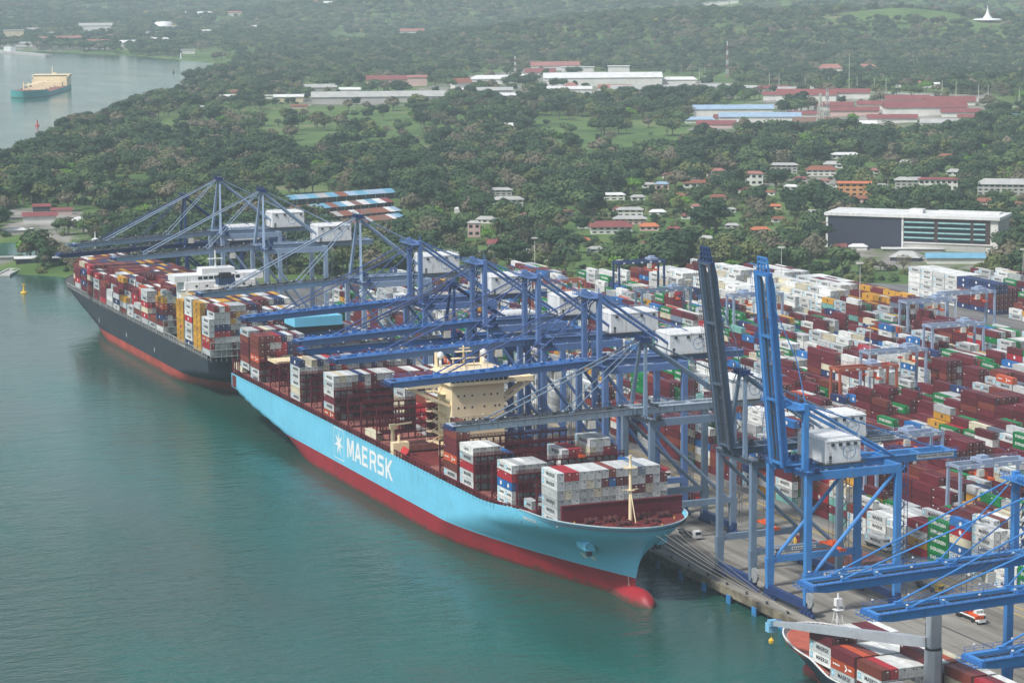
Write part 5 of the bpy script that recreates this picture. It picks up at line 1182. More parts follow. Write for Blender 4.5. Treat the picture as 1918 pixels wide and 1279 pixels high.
# long port sheds with patchwork roofs
pk = [['skyr', 'bluer', 'bluer', 'skyr', 'bluer', 'rust', 'skyr', 'greyr', 'skyr', 'bluer', 'skyr', 'brownr', 'skyr'], ['redr', 'whiter', 'skyr', 'whiter', 'brownr', 'whiter', 'skyr', 'rust', 'skyr', 'bluer', 'rust', 'rust', 'rust'], ['bluer', 'whiter', 'rust', 'rust', 'rust', 'brownr', 'rust', 'whiter', 'rust', 'rust', 'greyr', 'rust', 'bluer'], ['skyr', 'bluer', 'whiter', 'rust', 'brownr', 'rust', 'rust', 'greyr', 'rust', 'rust', 'rust', 'rust', 'rust']]
for k, (xl, yl, xr, yr_) in enumerate([(505, 388, 744, 371), (545, 407, 738, 389), (610, 419, 752, 406), (650, 432, 762, 419)]):
    a = at(xl, yl); c = at(xr, yr_); v = a-c; L_ = v.length; E = empty('warehouse', c, ['longest blue roofed shed at the back of the shed rows', 'shed with white, blue and rust roof bays in second row', 'mostly rusty roofed shed in third row', 'short rusty roofed shed nearest the cranes'][k], 'warehouse', 'parallel port sheds', math.atan2(v.y, v.x))
    Wd = 18; BLD.append(((a.x+c.x)/2, (a.y+c.y)/2, dist((a+c)/2), L_*.8, 7)); n_ = 13
    MB().box(0, L_, -Wd+.5, -.5, -1, 4.8).build('wall', M['wall_d'], E)
    for i in range(n_):
        x0, x1 = L_*i/n_, L_*(i+1)/n_; MB().add([(x0, -Wd-1, 4.6), (x1, -Wd-1, 4.6), (x1, 1, 4.6), (x0, 1, 4.6), (x0, -Wd/2, 7.4), (x1, -Wd/2, 7.4)], [(0, 1, 5, 4), (2, 3, 4, 5), (1, 2, 5), (3, 0, 4)]).build('roof', M[pk[k][i]], E)
    for i in range(0, 26): MB().box(L_*(i+.5)/26-.3, L_*(i+.5)/26+.3, -.5, -.2, 0, 4.4).build('post', M['wall_g'], E) if k < 3 and i % 2 == 0 else None
h = bld
h('white walled marina shed with long red roof', 75, 418, 60, 13, 'redr', 'w', .12, .35, 0); h('dark building with bright red roof behind marina shed', 78, 396, 32, 9, 'redr', 'd', .16, .5); h('low red roofed shed right of the dark marina building', 116, 401, 38, 8, 'redr', 'p', .1, .35)
h('white arch roofed boat hangar in the marina', 155, 426, 36, 12, 'whiter', 'd', .2, .8, 8, 'hip'); h('flat white roofed pier house on the mangrove point', 72, 492, 82, 8, 'whiter', 'd', .05, .4, 0, 'flat'); h('blue grey boathouse at the left edge of the marina', 8, 487, 34, 10, 'greyr', 'g', .05, .5, 0, 'flat')
h('white tented marina roof near the left edge', 32, 436, 34, 5, 'whiter', 'g', .12, .5, 0, 'hip')
h('upper of two grey roofed apartment houses left of centre', 938, 370, 42, 14, 'greyr', 'g', .1, .5, 0, 'hip', 3); h('lower grey roofed apartment house left of centre', 952, 386, 56, 12, 'greyr', 'w', .1, .4, 0, 'hip', 2)
h('crimson roofed house behind the violet blue cranes', 938, 466, 48, 9, 'redr', 'w', .18, .5, 0, 'gable', 1); h('grey roofed annex beside the crimson roofed house', 985, 474, 46, 7, 'greyr', 'w', .12, .5, 0, 'hip', 1)
h('narrow pinkish house with grey roof among trees', 888, 444, 24, 26, 'greyr', 'p', .2, .6, 0, 'hip', 2); h('small white domed hut right of the port sheds', 856, 400, 10, 9, 'whiter', 'w', .3, .8, 0, 'hip'); h('small terracotta roofed hut left of centre', 873, 414, 14, 7, 'rust', 'p', .3, .8)
h('large red roofed villa in the middle trees', 1146, 438, 78, 13, 'redr', 'w', .13, .45, 4, 'hip', 2); h('grey roofed house above the red roofed villa', 1180, 420, 60, 10, 'greyr', 'p', .1, .4, 0, 'hip', 2); h('bright orange roofed house left of the villa', 1094, 456, 30, 5, 'orager', 'w', .22, .6, 20, 'hip', 1)
h('small grey roofed house with pale wall near centre', 1180, 405, 48, 12, 'greyr', 'w', .1, .4, 0, 'hip', 2); h('white flat house among trees right of centre', 1150, 375, 40, 10, 'whiter', 'w', .1, .4, 0, 'hip', 2)
h('orange tiled house in front of the hedge', 1216, 432, 36, 8, 'orager', 'p', .2, .5, 0, 'hip', 1); h('red tiled cottage above the hedge', 1262, 436, 26, 7, 'redr', 'w', .2, .5, 0, 'hip', 1)
h('pale blue roofed cottage right of centre', 1240, 357, 26, 12, 'bluer', 'p', .18, .6, 0, 'hip', 1); h('terracotta roofed row of houses in the trees', 1300, 352, 40, 9, 'rust', 'w', .14, .5, 0, 'gable', 1); h('grey stucco house with red roof at wood edge', 1340, 330, 34, 9, 'pinkr', 'w', .16, .5, 0, 'hip', 1)
h('pink and white house with small tower', 1412, 348, 34, 22, 'pinkr', 'w', .14, .5, 0, 'hip', 2); h('vivid red roofed house below the pink house', 1399, 362, 22, 6, 'redr', 'w', .3, .6, 30, 'hip', 1)
h('grey roofed three storey barrack house', 1468, 325, 50, 15, 'greyr', 'g', .08, .35, 0, 'hip', 3); h('white roofed hall in the trees, upper right', 1583, 300, 50, 8, 'whiter', 'w', .08, .4, 0, 'hip', 1); h('brown roofed house with white wing', 1538, 330, 54, 11, 'rust', 'w', .14, .4, 0, 'hip', 2)
h('orange walled house with pink wing', 1600, 368, 60, 24, 'orager', 'o', .06, .4, 0, 'gable', 3); h('small salmon house in front of the orange one', 1608, 384, 36, 12, 'rust', 'p', .14, .5, 0, 'hip', 2)
h('grey roofed barrack left of the white arcaded house', 1704, 354, 54, 16, 'greyr', 'g', .1, .4, 0, 'hip', 3); h('white arcaded house with dark red roof', 1757, 357, 72, 20, 'redr', 'w', .05, .3, 0, 'hip', 2)
h('long grey roofed barrack at the right edge', 1880, 366, 96, 20, 'greyr', 'g', .1, .3, 0, 'hip', 3); h('small salmon roofed house above the office block', 1842, 388, 34, 10, 'rust', 'p', .2, .6, 0, 'hip', 2); h('salmon tiled lodge beside the office block', 1905, 392, 30, 8, 'rust', 'p', .2, .6, 0, 'hip', 1)
h('long low building with pale blue roof before the office block', 1790, 494, 104, 11, 'skyr', 'w', .09, .24, 6); h('dusty grey shed left of the blue roofed building', 1694, 489, 54, 7, 'greyr', 'd', .2, .7, -10, 'hip'); h('little red roofed hut under the dark panels', 1573, 469, 24, 6, 'redr', 'g', .35, .8, 0); h('low white house at the foot of the office block', 1607, 468, 34, 6, 'whiter', 'w', .15, .6, 0, 'hip')
h('long flat canopy in front of the office block', 1710, 470, 110, 4, 'whiter', 'g', .03, .15, 4, 'flat')
# middle distance
F_ = dict(name='hall', cat='hall', group='halls and sheds across the middle distance')
h('long grey roofed shed with dark openings, left', 710, 198, 250, 12, 'greyr', 'g', .05, .12, 0, **F_); h('short cream shed left of the long grey one', 541, 193, 54, 10, 'whiter', 'c', .08, .5, 0, **F_); h('grey hall right of the long shed', 925, 190, 70, 10, 'greyr', 'g', .08, .4, 0, **F_)
h('red roofed barracks above the long grey shed', 726, 162, 78, 10, 'redr', 'p', .1, .3, 0, **F_); h('red roofed block right of the barracks', 782, 165, 36, 16, 'pinkr', 'p', .12, .4, 0, **F_); h('terracotta roofed hall beside white hall', 868, 172, 34, 10, 'rust', 'w', .25, .8, 20, **F_)
h('white two storey hall with white roof', 922, 160, 82, 9, 'whiter', 'w', .08, .35, 0, 'hip', 0, **F_); h('very long white factory hall', 1130, 166, 220, 16, 'whiter', 'w', .05, .25, 3, **F_); h('terracotta roofed offices behind the factory hall', 1040, 133, 90, 8, 'pinkr', 'w', .1, .3, 0, **F_)
h('dark red roofed hall left of the factory hall', 1012, 142, 56, 5, 'redr', 'w', .15, .5, 0, **F_); h('white framed offices right of the terracotta roofs', 1082, 136, 60, 9, 'whiter', 'w', .05, .3, 0, 'flat', 0, **F_); h('white office tower with balconies behind the factory hall', 1159, 144, 40, 19, 'whiter', 'w', .05, .6, 0, 'flat', 0, **F_)
h('white canteen hall right of the tower', 1272, 163, 66, 12, 'whiter', 'w', .08, .3, 0, 'hip', 0, **F_); h('low white workshop below the factory hall', 1060, 188, 96, 10, 'whiter', 'w', .05, .4, 0, **F_); h('pink domed roof in front of the factory hall', 1069, 180, 32, 6, 'pinkr', 'w', .35, .9, 0, 'hip', 0, **F_)
h('grey open sided storage shed, right of factory', 1310, 175, 110, 7, 'greyr', 'g', .05, .3, 2, **F_); h('rows of grey workshop roofs below the canteen', 1210, 183, 130, 9, 'greyr', 'g', .05, .4, 0, **F_)
h('pale blue roofed factory hall', 1374, 228, 148, 12, 'bluer', 'w', .05, .25, 3, **F_); h('long pale blue saw tooth hall in front', 1424, 243, 150, 14, 'bluer', 'w', .05, .25, 3, **F_)
h('red roofed hall with gabled end behind the blue halls', 1510, 212, 110, 14, 'redr', 'w', .1, .3, -4, **F_); h('red roofed two storey hall right of the trees', 1596, 210, 64, 11, 'redr', 'w', .12, .4, 0, **F_); h('bright red lower roof right of the blue halls', 1600, 235, 90, 9, 'redr', 'p', .08, .3, 3, **F_)
h('very large red roofed market hall', 1735, 238, 150, 15, 'redr', 'w', .1, .35, 8, **F_); h('long red roof in front of the market hall', 1672, 246, 90, 8, 'redr', 'w', .08, .3, 4, **F_); h('thin red roof right end of the market', 1800, 240, 70, 8, 'redr', 'w', .1, .4, 4, **F_); h('brick red lean-to left of the market', 1505, 235, 60, 6, 'redr', 'w', .1, .3, 0, **F_)
h('red and white storage hall by the road', 1450, 186, 56, 8, 'redr', 'w', .1, .4, 6, **F_); h('grey roofed storage hall by the road', 1490, 190, 70, 8, 'greyr', 'w', .06, .3, 6, **F_); h('red roofed arcade near the road', 1700, 184, 44, 7, 'pinkr', 'w', .1, .4, 0, **F_); h('white roofed depot at the upper right', 1850, 172, 54, 8, 'whiter', 'w', .06, .4, 0, **F_)
h('orange tiled villa in the far trees', 1555, 141, 44, 12, 'pinkr', 'w', .2, .5, 0, 'hip'); h('faint pink villa in the far trees', 1624, 134, 36, 7, 'pinkr', 'p', .25, .5, 0, 'hip'); h('small blue shed at the right edge', 1908, 243, 26, 8, 'skyr', 'w', .1, .5, 0, 'flat'); h('white open pavilion in the meadow', 948, 246, 42, 8, 'whiter', 'c', .12, .5, 15)
h('teal shed by the river woods', 392, 207, 30, 6, 'greyr', 'd', .1, .4); h('white bungalow by the river woods', 425, 187, 26, 6, 'whiter', 'w', .12, .5); h('rust roofed bungalow by the river woods', 446, 178, 28, 5, 'rust', 'p', .14, .5)
_rk = {}
def RK(key): _rk[key] = _rk.get(key, 0)+1; return od(_rk[key])+' from left'
for k, (x, y, wp, hp, rf, wl) in enumerate(sorted([(600, 172, 60, 6, 'greyr', 'g'), (655, 176, 40, 5, 'whiter', 'w'), (870, 184, 30, 7, 'whiter', 'c'), (985, 150, 44, 6, 'whiter', 'w'), (1100, 150, 70, 7, 'greyr', 'w'), (1205, 148, 60, 6, 'whiter', 'w'), (1150, 178, 60, 6, 'pinkr', 'w'), (1345, 182, 40, 6, 'whiter', 'w'), (1400, 176, 44, 5, 'greyr', 'g'), (960, 196, 50, 6, 'whiter', 'w'), (1095, 196, 60, 5, 'greyr', 'w'),
    (1370, 236, 60, 6, 'redr', 'w'), (1340, 246, 70, 6, 'redr', 'p'), (1460, 204, 60, 9, 'redr', 'w'), (1560, 226, 70, 8, 'redr', 'w'), (1530, 246, 80, 6, 'brownr', 'g'), (1640, 228, 70, 9, 'redr', 'w'), (1610, 250, 60, 5, 'whiter', 'w'), (1780, 226, 90, 8, 'redr', 'w'), (1700, 222, 80, 8, 'redr', 'w'), (1820, 244, 50, 5, 'redr', 'w'), (1760, 250, 70, 4, 'greyr', 'w'), (1310, 238, 50, 6, 'bluer', 'w'),
    (560, 205, 30, 5, 'rust', 'p'), (500, 186, 24, 5, 'greyr', 'w'), (1650, 172, 30, 6, 'pinkr', 'w'), (1745, 190, 34, 6, 'whiter', 'w'), (1800, 182, 36, 6, 'rust', 'w')])):
    h(f"{dict(greyr='grey', whiter='white', pinkr='pale red', redr='red', brownr='brown', bluer='pale blue', rust='rusty')[rf]} roofed workshop in the middle distance, {'left' if x < 900 else 'centre' if x < 1300 else 'right'} cluster, {RK((rf, 0 if x < 900 else 1 if x < 1300 else 2))}", x, y, wp, hp, rf, wl, .1, .4, rot=(k*7) % 20-10, **dict(F_, name='workshop', cat='workshop'))
for k, (x, y, wp, hp, rf, wl) in enumerate(sorted([(1195, 376, 26, 7, 'greyr', 'w'), (1345, 376, 30, 7, 'rust', 'p'), (1368, 398, 22, 6, 'greyr', 'w'), (1452, 392, 24, 6, 'orager', 'c'), (1522, 404, 26, 7, 'greyr', 'p'), (1482, 442, 24, 6, 'redr', 'w'), (1255, 334, 24, 6, 'pinkr', 'w'), (1118, 472, 30, 6, 'greyr', 'w'), (1425, 436, 34, 6, 'orager', 'p'), (1648, 356, 28, 7, 'greyr', 'w'), (1560, 316, 36, 7, 'greyr', 'w'), (1232, 404, 30, 7, 'whiter', 'w'), (908, 418, 36, 7, 'greyr', 'w'),
    (1060, 404, 26, 7, 'pinkr', 'w'), (1290, 410, 28, 6, 'redr', 'w'), (1385, 330, 28, 7, 'rust', 'w'), (1480, 356, 26, 6, 'whiter', 'w'), (1555, 360, 30, 7, 'greyr', 'w'), (1660, 390, 26, 6, 'pinkr', 'w'), (1790, 330, 34, 7, 'greyr', 'w'), (1010, 360, 22, 6, 'rust', 'p'), (1320, 452, 30, 6, 'greyr', 'w'), (1310, 392, 26, 6, 'pinkr', 'w'), (1440, 366, 22, 6, 'rust', 'w'), (1500, 372, 26, 6, 'greyr', 'w'), (1270, 372, 26, 6, 'rust', 'p'), (1215, 352, 24, 6, 'greyr', 'w'), (1160, 398, 26, 6, 'redr', 'w'), (1098, 428, 30, 6, 'rust', 'w'), (1046, 440, 28, 6, 'greyr', 'w'), (985, 408, 26, 6, 'pinkr', 'w'), (1210, 462, 26, 6, 'redr', 'w'), (1370, 428, 26, 6, 'greyr', 'w'), (1460, 416, 26, 6, 'rust', 'w'), (1500, 340, 24, 5, 'redr', 'w'), (1635, 326, 28, 6, 'pinkr', 'w'), (1700, 312, 30, 6, 'greyr', 'w'), (1770, 300, 28, 5, 'rust', 'w'), (1545, 344, 22, 5, 'pinkr', 'w')])):
    h(f"small {dict(greyr='grey', whiter='white', pinkr='pale red', redr='red', orager='orange', rust='rust')[rf]} roofed house in the woods {'above the red villa' if x < 1260 else 'behind the raised booms' if x < 1500 else 'behind the office block'}, {RK((rf, 3 if x < 1260 else 4 if x < 1500 else 5))}", x, y, wp, hp, rf, wl, .16, .5, rot=(k*13) % 40-20, kind='hip', floors=1, group='small houses in the woods')
# far distance
Q = dict(name='industrial_building', cat='building', group='faint buildings on the far shore')
h('tall hotel block with pink roof in the haze', 772, 78, 44, 18, 'pinkr', 'w', .1, .4, 0, 'gable', 0, **Q); h('square cream block at the far left', 26, 76, 36, 18, 'whiter', 'c', .05, .5, 0, 'flat', 0, **Q); h('white industrial block under the round tank', 318, 63, 46, 8, 'whiter', 'w', .05, .5, 0, 'flat', 0, **Q)
h('white process plant between two thin stacks', 180, 66, 60, 12, 'greyr', 'w', .08, .4, 0, 'gable', 0, **Q); h('red roofed dock shed at the far shore', 130, 81, 50, 8, 'pinkr', 'w', .1, .3, 0, 'gable', 0, **Q); h('second red roofed dock shed at the far shore', 186, 87, 44, 8, 'pinkr', 'w', .1, .3, 0, 'gable', 0, **Q); h('white gabled dock shed at the far shore', 240, 90, 32, 9, 'whiter', 'w', .14, .4, 0, 'gable', 0, **Q)
h('white open stand on the green bank', 351, 102, 28, 8, 'whiter', 'w', .05, .4, 0, 'flat', 0, **Q); h('left of two pale tent roofs', 386, 68, 34, 3, 'whiter', 'w', .16, .6, 0, 'hip', 0, **Q); h('right of two pale tent roofs', 416, 69, 34, 3, 'whiter', 'w', .16, .6, 0, 'hip', 0, **Q); h('faint white roofed hall above the tents', 387, 52, 32, 6, 'whiter', 'w', .1, .6, 0, 'gable', 0, **Q)
h('faint pink roofed row at the far left shore', 90, 79, 40, 6, 'pinkr', 'p', .1, .3, 0, 'gable', 0, **Q)
for k, (x, y, wp, r_) in enumerate([(596, 46, 26, 'pinkr'), (618, 48, 24, 'whiter'), (640, 46, 30, 'pinkr'), (668, 48, 24, 'pinkr'), (684, 46, 18, 'rust'), (536, 40, 28, 'pinkr')]): h(f"faint town house in the haze above the meadow, {od(k+1)} from left", x, y, wp, 5, r_, 'w', .15, .5, 0, 'gable', 0, name='house', cat='house', group='faint town houses')
for k, (x, y, wp, r_) in enumerate(sorted([(60, 64, 26, 'greyr'), (100, 70, 30, 'whiter'), (215, 74, 30, 'pinkr'), (262, 74, 28, 'whiter'), (285, 70, 24, 'greyr'), (300, 82, 30, 'whiter'), (10, 84, 26, 'pinkr'), (45, 88, 30, 'greyr'), (440, 54, 26, 'pinkr'), (470, 62, 24, 'whiter')])): h(f"low faint shed along the far shore, {od(k+1)} from left", x, y, wp, 6, r_, 'w', .1, .4, 0, 'gable', 0, name='shed', cat='shed', group='low faint sheds along the far shore')
for k, (x, wp) in enumerate([(1318, 14), (1335, 18), (1352, 22), (1372, 16)]): h(f"white hotel wing on the hazy far hill, {od(k+1)} from left", x, 30, wp, 6, 'whiter', 'w', .1, .5, 0, 'flat', 0, D=7350, name='house', cat='house', group='white hotel wings on the far hill')
P = at(307, 62); P.z = 3; d = dist(P); E = empty('storage_tank', P, 'large pale round tank with flat dome in the haze', 'tank'); r_ = 17.5*d/FPX
MB().lathe([(r_, 0), (r_, r_*1.05), (r_*.7, r_*1.18), (.1, r_*1.24)], 24).build('tank_wall', M['white'], E, True)
for lb, x, y, hp, wp, m_ in (('tall pale chimney in the haze', 349, 55, 33, 4.5, 'offwhite'), ('left of two thin white stacks', 145, 62, 18, 3, 'white'), ('right of two thin white stacks', 155, 62, 18, 2.6, 'white'), ('white bank marker post by the river', 339, 110, 11, 3, 'white')):
    P = at(x, y); P.z = 3; s_ = dist(P)/FPX; o_ = MB().tube((0, 0, 0), (0, 0, hp*s_), wp*s_/2, 12, wp*s_*.4).box(-wp*s_*.6, wp*s_*.6, -wp*s_*.6, wp*s_*.6, 0, 2).build('chimney', M[m_]); o_.location = P; tag(o_, lb, 'chimney')
P = atd(1838, 5230); P.z = gz(P.x, P.y)+2; s_ = 5230/FPX; o_ = MB().lathe([(26*s_, 0), (24*s_, 2*s_), (9*s_, 3*s_), (6*s_, 7*s_), (4*s_, 10*s_), (2.6*s_, 14*s_), (1.2*s_, 19*s_), (.2*s_, 27*s_)], 12).build('spire_monument', M['white']); o_.location = P; tag(o_, 'white stepped spire monument on the far hilltop', 'monument'); BLD.append((P.x, P.y, 5230, 60, 4))
# masts, towers, poles
def lattice(lb, x, y, hp, wb, cols, D=None):
    P = at(x, y); P.z = gz(P.x, P.y); s_ = dist(P)/FPX; H = hp*s_; w0 = wb*s_/2; E = empty('lattice_tower', P, lb, 'tower'); n_ = 8
    for k in range(n_):
        b = MB(); z0, z1 = H*k/n_, H*(k+1)/n_; a0, a1 = w0*(1-.8*k/n_), w0*(1-.8*(k+1)/n_); t_ = max(.3, w0*.16)
        for i, (u, v) in enumerate(((-1, -1), (1, -1), (1, 1), (-1, 1))):
            u2, v2 = ((1, -1), (1, 1), (-1, 1), (-1, -1))[i]; b.beam((u*a0, v*a0, z0), (u*a1, v*a1, z1), t_); b.beam((u*a0, v*a0, z0), (u2*a1, v2*a1, z1), t_*.6); b.beam((u*a1, v*a1, z1), (u2*a1, v2*a1, z1), t_*.6)
        b.build('tower_section', M[cols[k % 2]], E)
lattice('red and white lattice mast left of the factory hall', 965, 152, 46, 5, ('pinkr', 'white')); lattice('red and white lattice mast on the right hillside', 1362, 148, 70, 4.5, ('pinkr', 'white')); lattice('grey lattice pylon in front of the red roofs', 1536, 252, 66, 12, ('offwhite', 'offwhite')); lattice('pale green lattice pylon right of the grey one', 1549, 240, 60, 9, ('offwhite', 'grey'))
def pole(lb, P, H, r_=.28, head=True, grp='tall lamp masts', name='lamp_mast'):
    E = empty(name, P, lb, 'lamp mast', grp); MB().tube((0, 0, 0), (0, 0, H), r_, 8, r_*.45).build('pole', M['offwhite'], E)
    if head:
        b = MB()
        for k in range(8): a = k*math.pi/4; b.cb((1.5*math.cos(a), 1.5*math.sin(a), H+.1), (.8, .8, .5))
        b.tube((0, 0, H-.1), (0, 0, H+.1), 1.5, 12); b.build('lamp_ring', M['offwhite'], E)
for lb, x, y, yt_ in (('yard lamp mast left of the navy gantry', 1002, 545, 447), ('yard lamp mast behind the raised bright blue boom', 1463, 560, 465), ('yard lamp mast in front of the white reefer block', 1610, 600, 495), ('yard lamp mast beside the terracotta gantry', 1628, 778, 608), ('yard lamp mast at the right edge of the yard', 1915, 560, 470), ('yard lamp mast behind the white crane house', 1289, 610, 525), ('yard lamp mast by the tall navy gantry', 1161, 560, 488), ('yard lamp mast right of the pale blue gantries', 1790, 650, 545)):
    P = at(x, y, 4.0); s_ = dist(P)/FPX; pole(lb, P, (y-yt_)*s_*1.02)
for k, (x, y, hp) in enumerate([(1310, 148, 22), (1320, 148, 22), (1400, 160, 22), (1441, 166, 26), (1459, 168, 28), (1488, 172, 22), (1508, 176, 24), (1532, 180, 20), (1552, 184, 26), (1590, 188, 70), (1605, 190, 26), (1637, 198, 28), (1659, 200, 26), (1764, 210, 28), (1790, 213, 28), (1832, 220, 30), (1850, 219, 28), (1908, 225, 30)]):
    P = at(x, y); P.z = gz(P.x, P.y); s_ = dist(P)/FPX; pole(f"slender pole along the far road, {od(k+1)} from left", P, hp*s_, .45, False, 'poles along the far road', 'road_pole')
# the far road
rp = [(1180, 158), (1300, 158), (1400, 166), (1500, 178), (1600, 193), (1700, 206), (1800, 216), (1960, 232)]
V = []
for x, y in rp:
    for dy in (-1.5, 2.2):
        p_ = at(x, y+dy); V.append((p_.x, p_.y, gz(p_.x, p_.y)+.7))
tag(MB().add(V, [(2*i, 2*i+1, 2*i+3, 2*i+2) for i in range(len(rp)-1)]).build('road', nmat('far_road', .02, [(.3, (.28, .27, .25)), (.7, (.4, .39, .36))])), kind='structure')
roadpts = [at(x, y) for x, y in rp]
# buoys and small craft
def buoy(x, y, m_, lb, s=1.0):
    P = at(x, y, 0); E = empty('buoy', P, lb, 'buoy'); MB().lathe([(.2*s, -.6*s), (1.6*s, -.4*s), (1.7*s, .5*s), (.9*s, .8*s)], 12).build('float', M[m_], E, True); MB().tube((0, 0, .8*s), (0, 0, 3.4*s), .7*s, 6, .25*s).cb((0, 0, 3.9*s), (.9*s, .9*s, 1*s)).build('tower', M[m_], E)
buoy(70, 236, 'redp', 'red navigation buoy on the river below the dredger', 1.6); buoy(45, 549, 'yellow', 'yellow buoy floating near the mangrove point', 1.3); buoy(325, 137, 'dark', 'tiny dark buoy far out on the river', 1.6)
def boat(x, y, rz, L_, lb):
    P = at(x, y, 0); E = empty('motor_boat', P, lb, 'boat', 'white boats in the marina', rz); w = L_*.15
    MB().add([(-L_/2, -w, 1.2), (L_*.3, -w, 1.4), (L_/2, 0, 1.7), (L_*.3, w, 1.4), (-L_/2, w, 1.2), (-L_/2, -w*.7, -.3), (L_*.28, -w*.6, -.3), (L_*.4, 0, -.3), (L_*.28, w*.6, -.3), (-L_/2, w*.7, -.3)], [(0, 1, 2, 3, 4), (5, 6, 1, 0), (6, 7, 2, 1), (7, 8, 3, 2), (8, 9, 4, 3), (9, 5, 0, 4)]).build('hull', M['white'], E)
    MB().box(-L_*.3, L_*.15, -w*.6, w*.6, 1.3, 3.2).box(-L_*.2, L_*.05, -w*.5, w*.5, 3.2, 4.4).build('cabin', M['white'], E)
for k, (x, y, rz, L_) in enumerate([(12, 441, 2.2, 18), (28, 441, 2.5, 22), (46, 443, 2.0, 16), (20, 493, 2.6, 16), (62, 438, 2.4, 14)]): boat(x, y, rz, L_, f"white motor boat moored in the marina, {od(k+1)} listed from the left edge" if k != 3 else 'white motor boat beside the pier on the mangrove point')
P = at(18, 512, 0); E = empty('floating_pier', P, 'low floating pier with pale rim at the left edge', 'pier', rz=2.7); MB().box(-16, 14, -4, 4, -.4, .7).build('pontoon', M['wall_g'], E); MB().box(-16, 14, -4.2, -3.6, .7, 1.6).box(-16, 14, 3.6, 4.2, .7, 1.6).box(13.5, 14, -4, 4, .7, 1.6).build('rim', M['white'], E)
P0_, P1_ = at(-20, 97, 0), at(92, 107, 0); v = P1_-P0_; E = empty('far_pier', P0_, 'long dark pier reaching into the river at the far left', 'pier', rz=math.atan2(v.y, v.x)); MB().box(0, v.length, -8, 8, -1, 5).build('deck', M['wall_g'], E); MB().box(v.length*.3, v.length*.42, -6, 6, 5, 14).build('shed', M['white'], E)
# vehicles and loads on the quay
def truck(x, y, rz, lb, cab='white', load=None):
    E = empty('terminal_truck', (x, y, 4.02), lb, 'truck', 'terminal trucks on the quay', rz)
    b = MB().box(3.2, 5.2, -1.15, 1.15, .7, 3.0); c_ = b.build('cab', M[cab], E); MB().box(5.2, 5.24, -1, 1, 1.8, 2.7).build('windscreen', M['glass'], c_); MB().box(-8, 3.2, -.5, .5, .9, 1.25).box(-8, -7.6, -1.2, 1.2, .9, 1.4).box(2, 2.4, -1.2, 1.2, .9, 1.4).box(-3, -2.7, -1.2, 1.2, .9, 1.35).build('chassis', M['dark'], E)
    for wx in (-6.8, -5.6, 1.2, 4.4):
        for s in (-1, 1): MB().tube((wx, s*.75, .5), (wx, s*1.15, .5), .5, 10).build('wheel', M['black'], E)
    if load is not None:
        o_ = bpy.data.objects.new('shipping_container', VMESH[load]); COL.objects.link(o_); q_ = Matrix.Rotation(rz, 3, 'Z')@Vector((-2.2, 0, 1.42)); o_.location = (x+q_.x, y+q_.y, 4.02+q_.z); o_.rotation_euler = (0, 0, rz); tag(o_, 'container on the truck '+' '.join(lb.split(',')[-1].replace('white terminal truck', '').replace('red terminal truck', '').replace('yellow cab terminal truck', '').split()[:10]), 'shipping container', 'containers on trucks')
P = at(1300, 1008, 4); truck(P.x-2, P.y, 0, 'white empty terminal truck on the quay by the light blue bow', 'white')
truck(330, 96, math.pi, 'yellow cab terminal truck behind the weathered grey crane', 'yellow', vi('maroon')); truck(268, 73, 0, 'white terminal truck under the weathered grey crane', 'white', vi('green')); truck(430, 96, 0, 'white terminal truck behind the bright blue crane', 'white', vi('white')); truck(250, 96, 0, 'red terminal truck behind the deckhouse crane', 'redp', vi('maroon'))
for k, (x, y, rz_, cb_, ld) in enumerate([(180, 96, math.pi, 'white', 'grey'), (120, 73, 0, 'white', None), (60, 96, math.pi, 'yellow', 'maroon'), (470, 101, math.pi, 'white', 'blue'), (395, 104, 0, 'yellow', None), (205, 105, 0, 'white', 'red'), (30, 104, 0, 'white', 'maroon'), (340, 118.5, 0, 'white', 'grey')]):
    truck(x, y, rz_, f"{cb_} cab terminal truck {'carrying a '+ld+' box' if ld else 'with empty trailer'}, {['behind the white topped stack', 'beside the navy topped stack', 'near the stern of light blue ship', 'behind bright blue cranes', 'beneath the bright blue crane', 'behind the cream deckhouse', 'beyond the stern', 'along the yard edge'][k]}", cb_, vi(ld) if ld else None)
for k, (x, y) in enumerate([(352, 92), (366, 94.5)]):
    for t_ in range(4):
        o_ = MB().box(-5.8, 5.8, -4.2, 4.2, 0, 1.15).build('hatch_lid', M['deckp']); o_.location = (x, y+k*3, 4.02+t_*1.3); tag(o_, f"maroon ship hatch lid, {['bottom', 'second', 'third', 'top'][t_]} of the {'left' if k == 0 else 'right'} stack behind the slate crane", 'hatch lid', 'hatch lids laid on the quay')
# mooring lines
ml = [((362, 30, 23.6), (404, 51.2, 4.9)), ((362.5, 32, 23.6), (404, 51.2, 4.9)), ((360, 26, 21.5), (391, 51.2, 4.9)), ((359, 36, 23.8), (404, 51.2, 4.9)), ((364, 27, 23.8), (417, 51.2, 4.9)), ((364, 24, 23.8), (417, 51.2, 4.9))]
for k, (p_, q_) in enumerate(ml):
    b = MB(); p_ = Vector(p_); q_ = Vector(q_); pr = p_
    for i in range(1, 9): t_ = i/8; c_ = p_.lerp(q_, t_)-Vector((0, 0, 4*1.2*t_*(1-t_))); b.tube(pr, c_, .055, 5, cap=False); pr = c_
    tag(b.build('mooring_line', M['rope']), f"pale mooring line from the light blue bow, {od(k+1)} counted from the ship's stem", 'mooring line', 'mooring lines at the light blue bow')
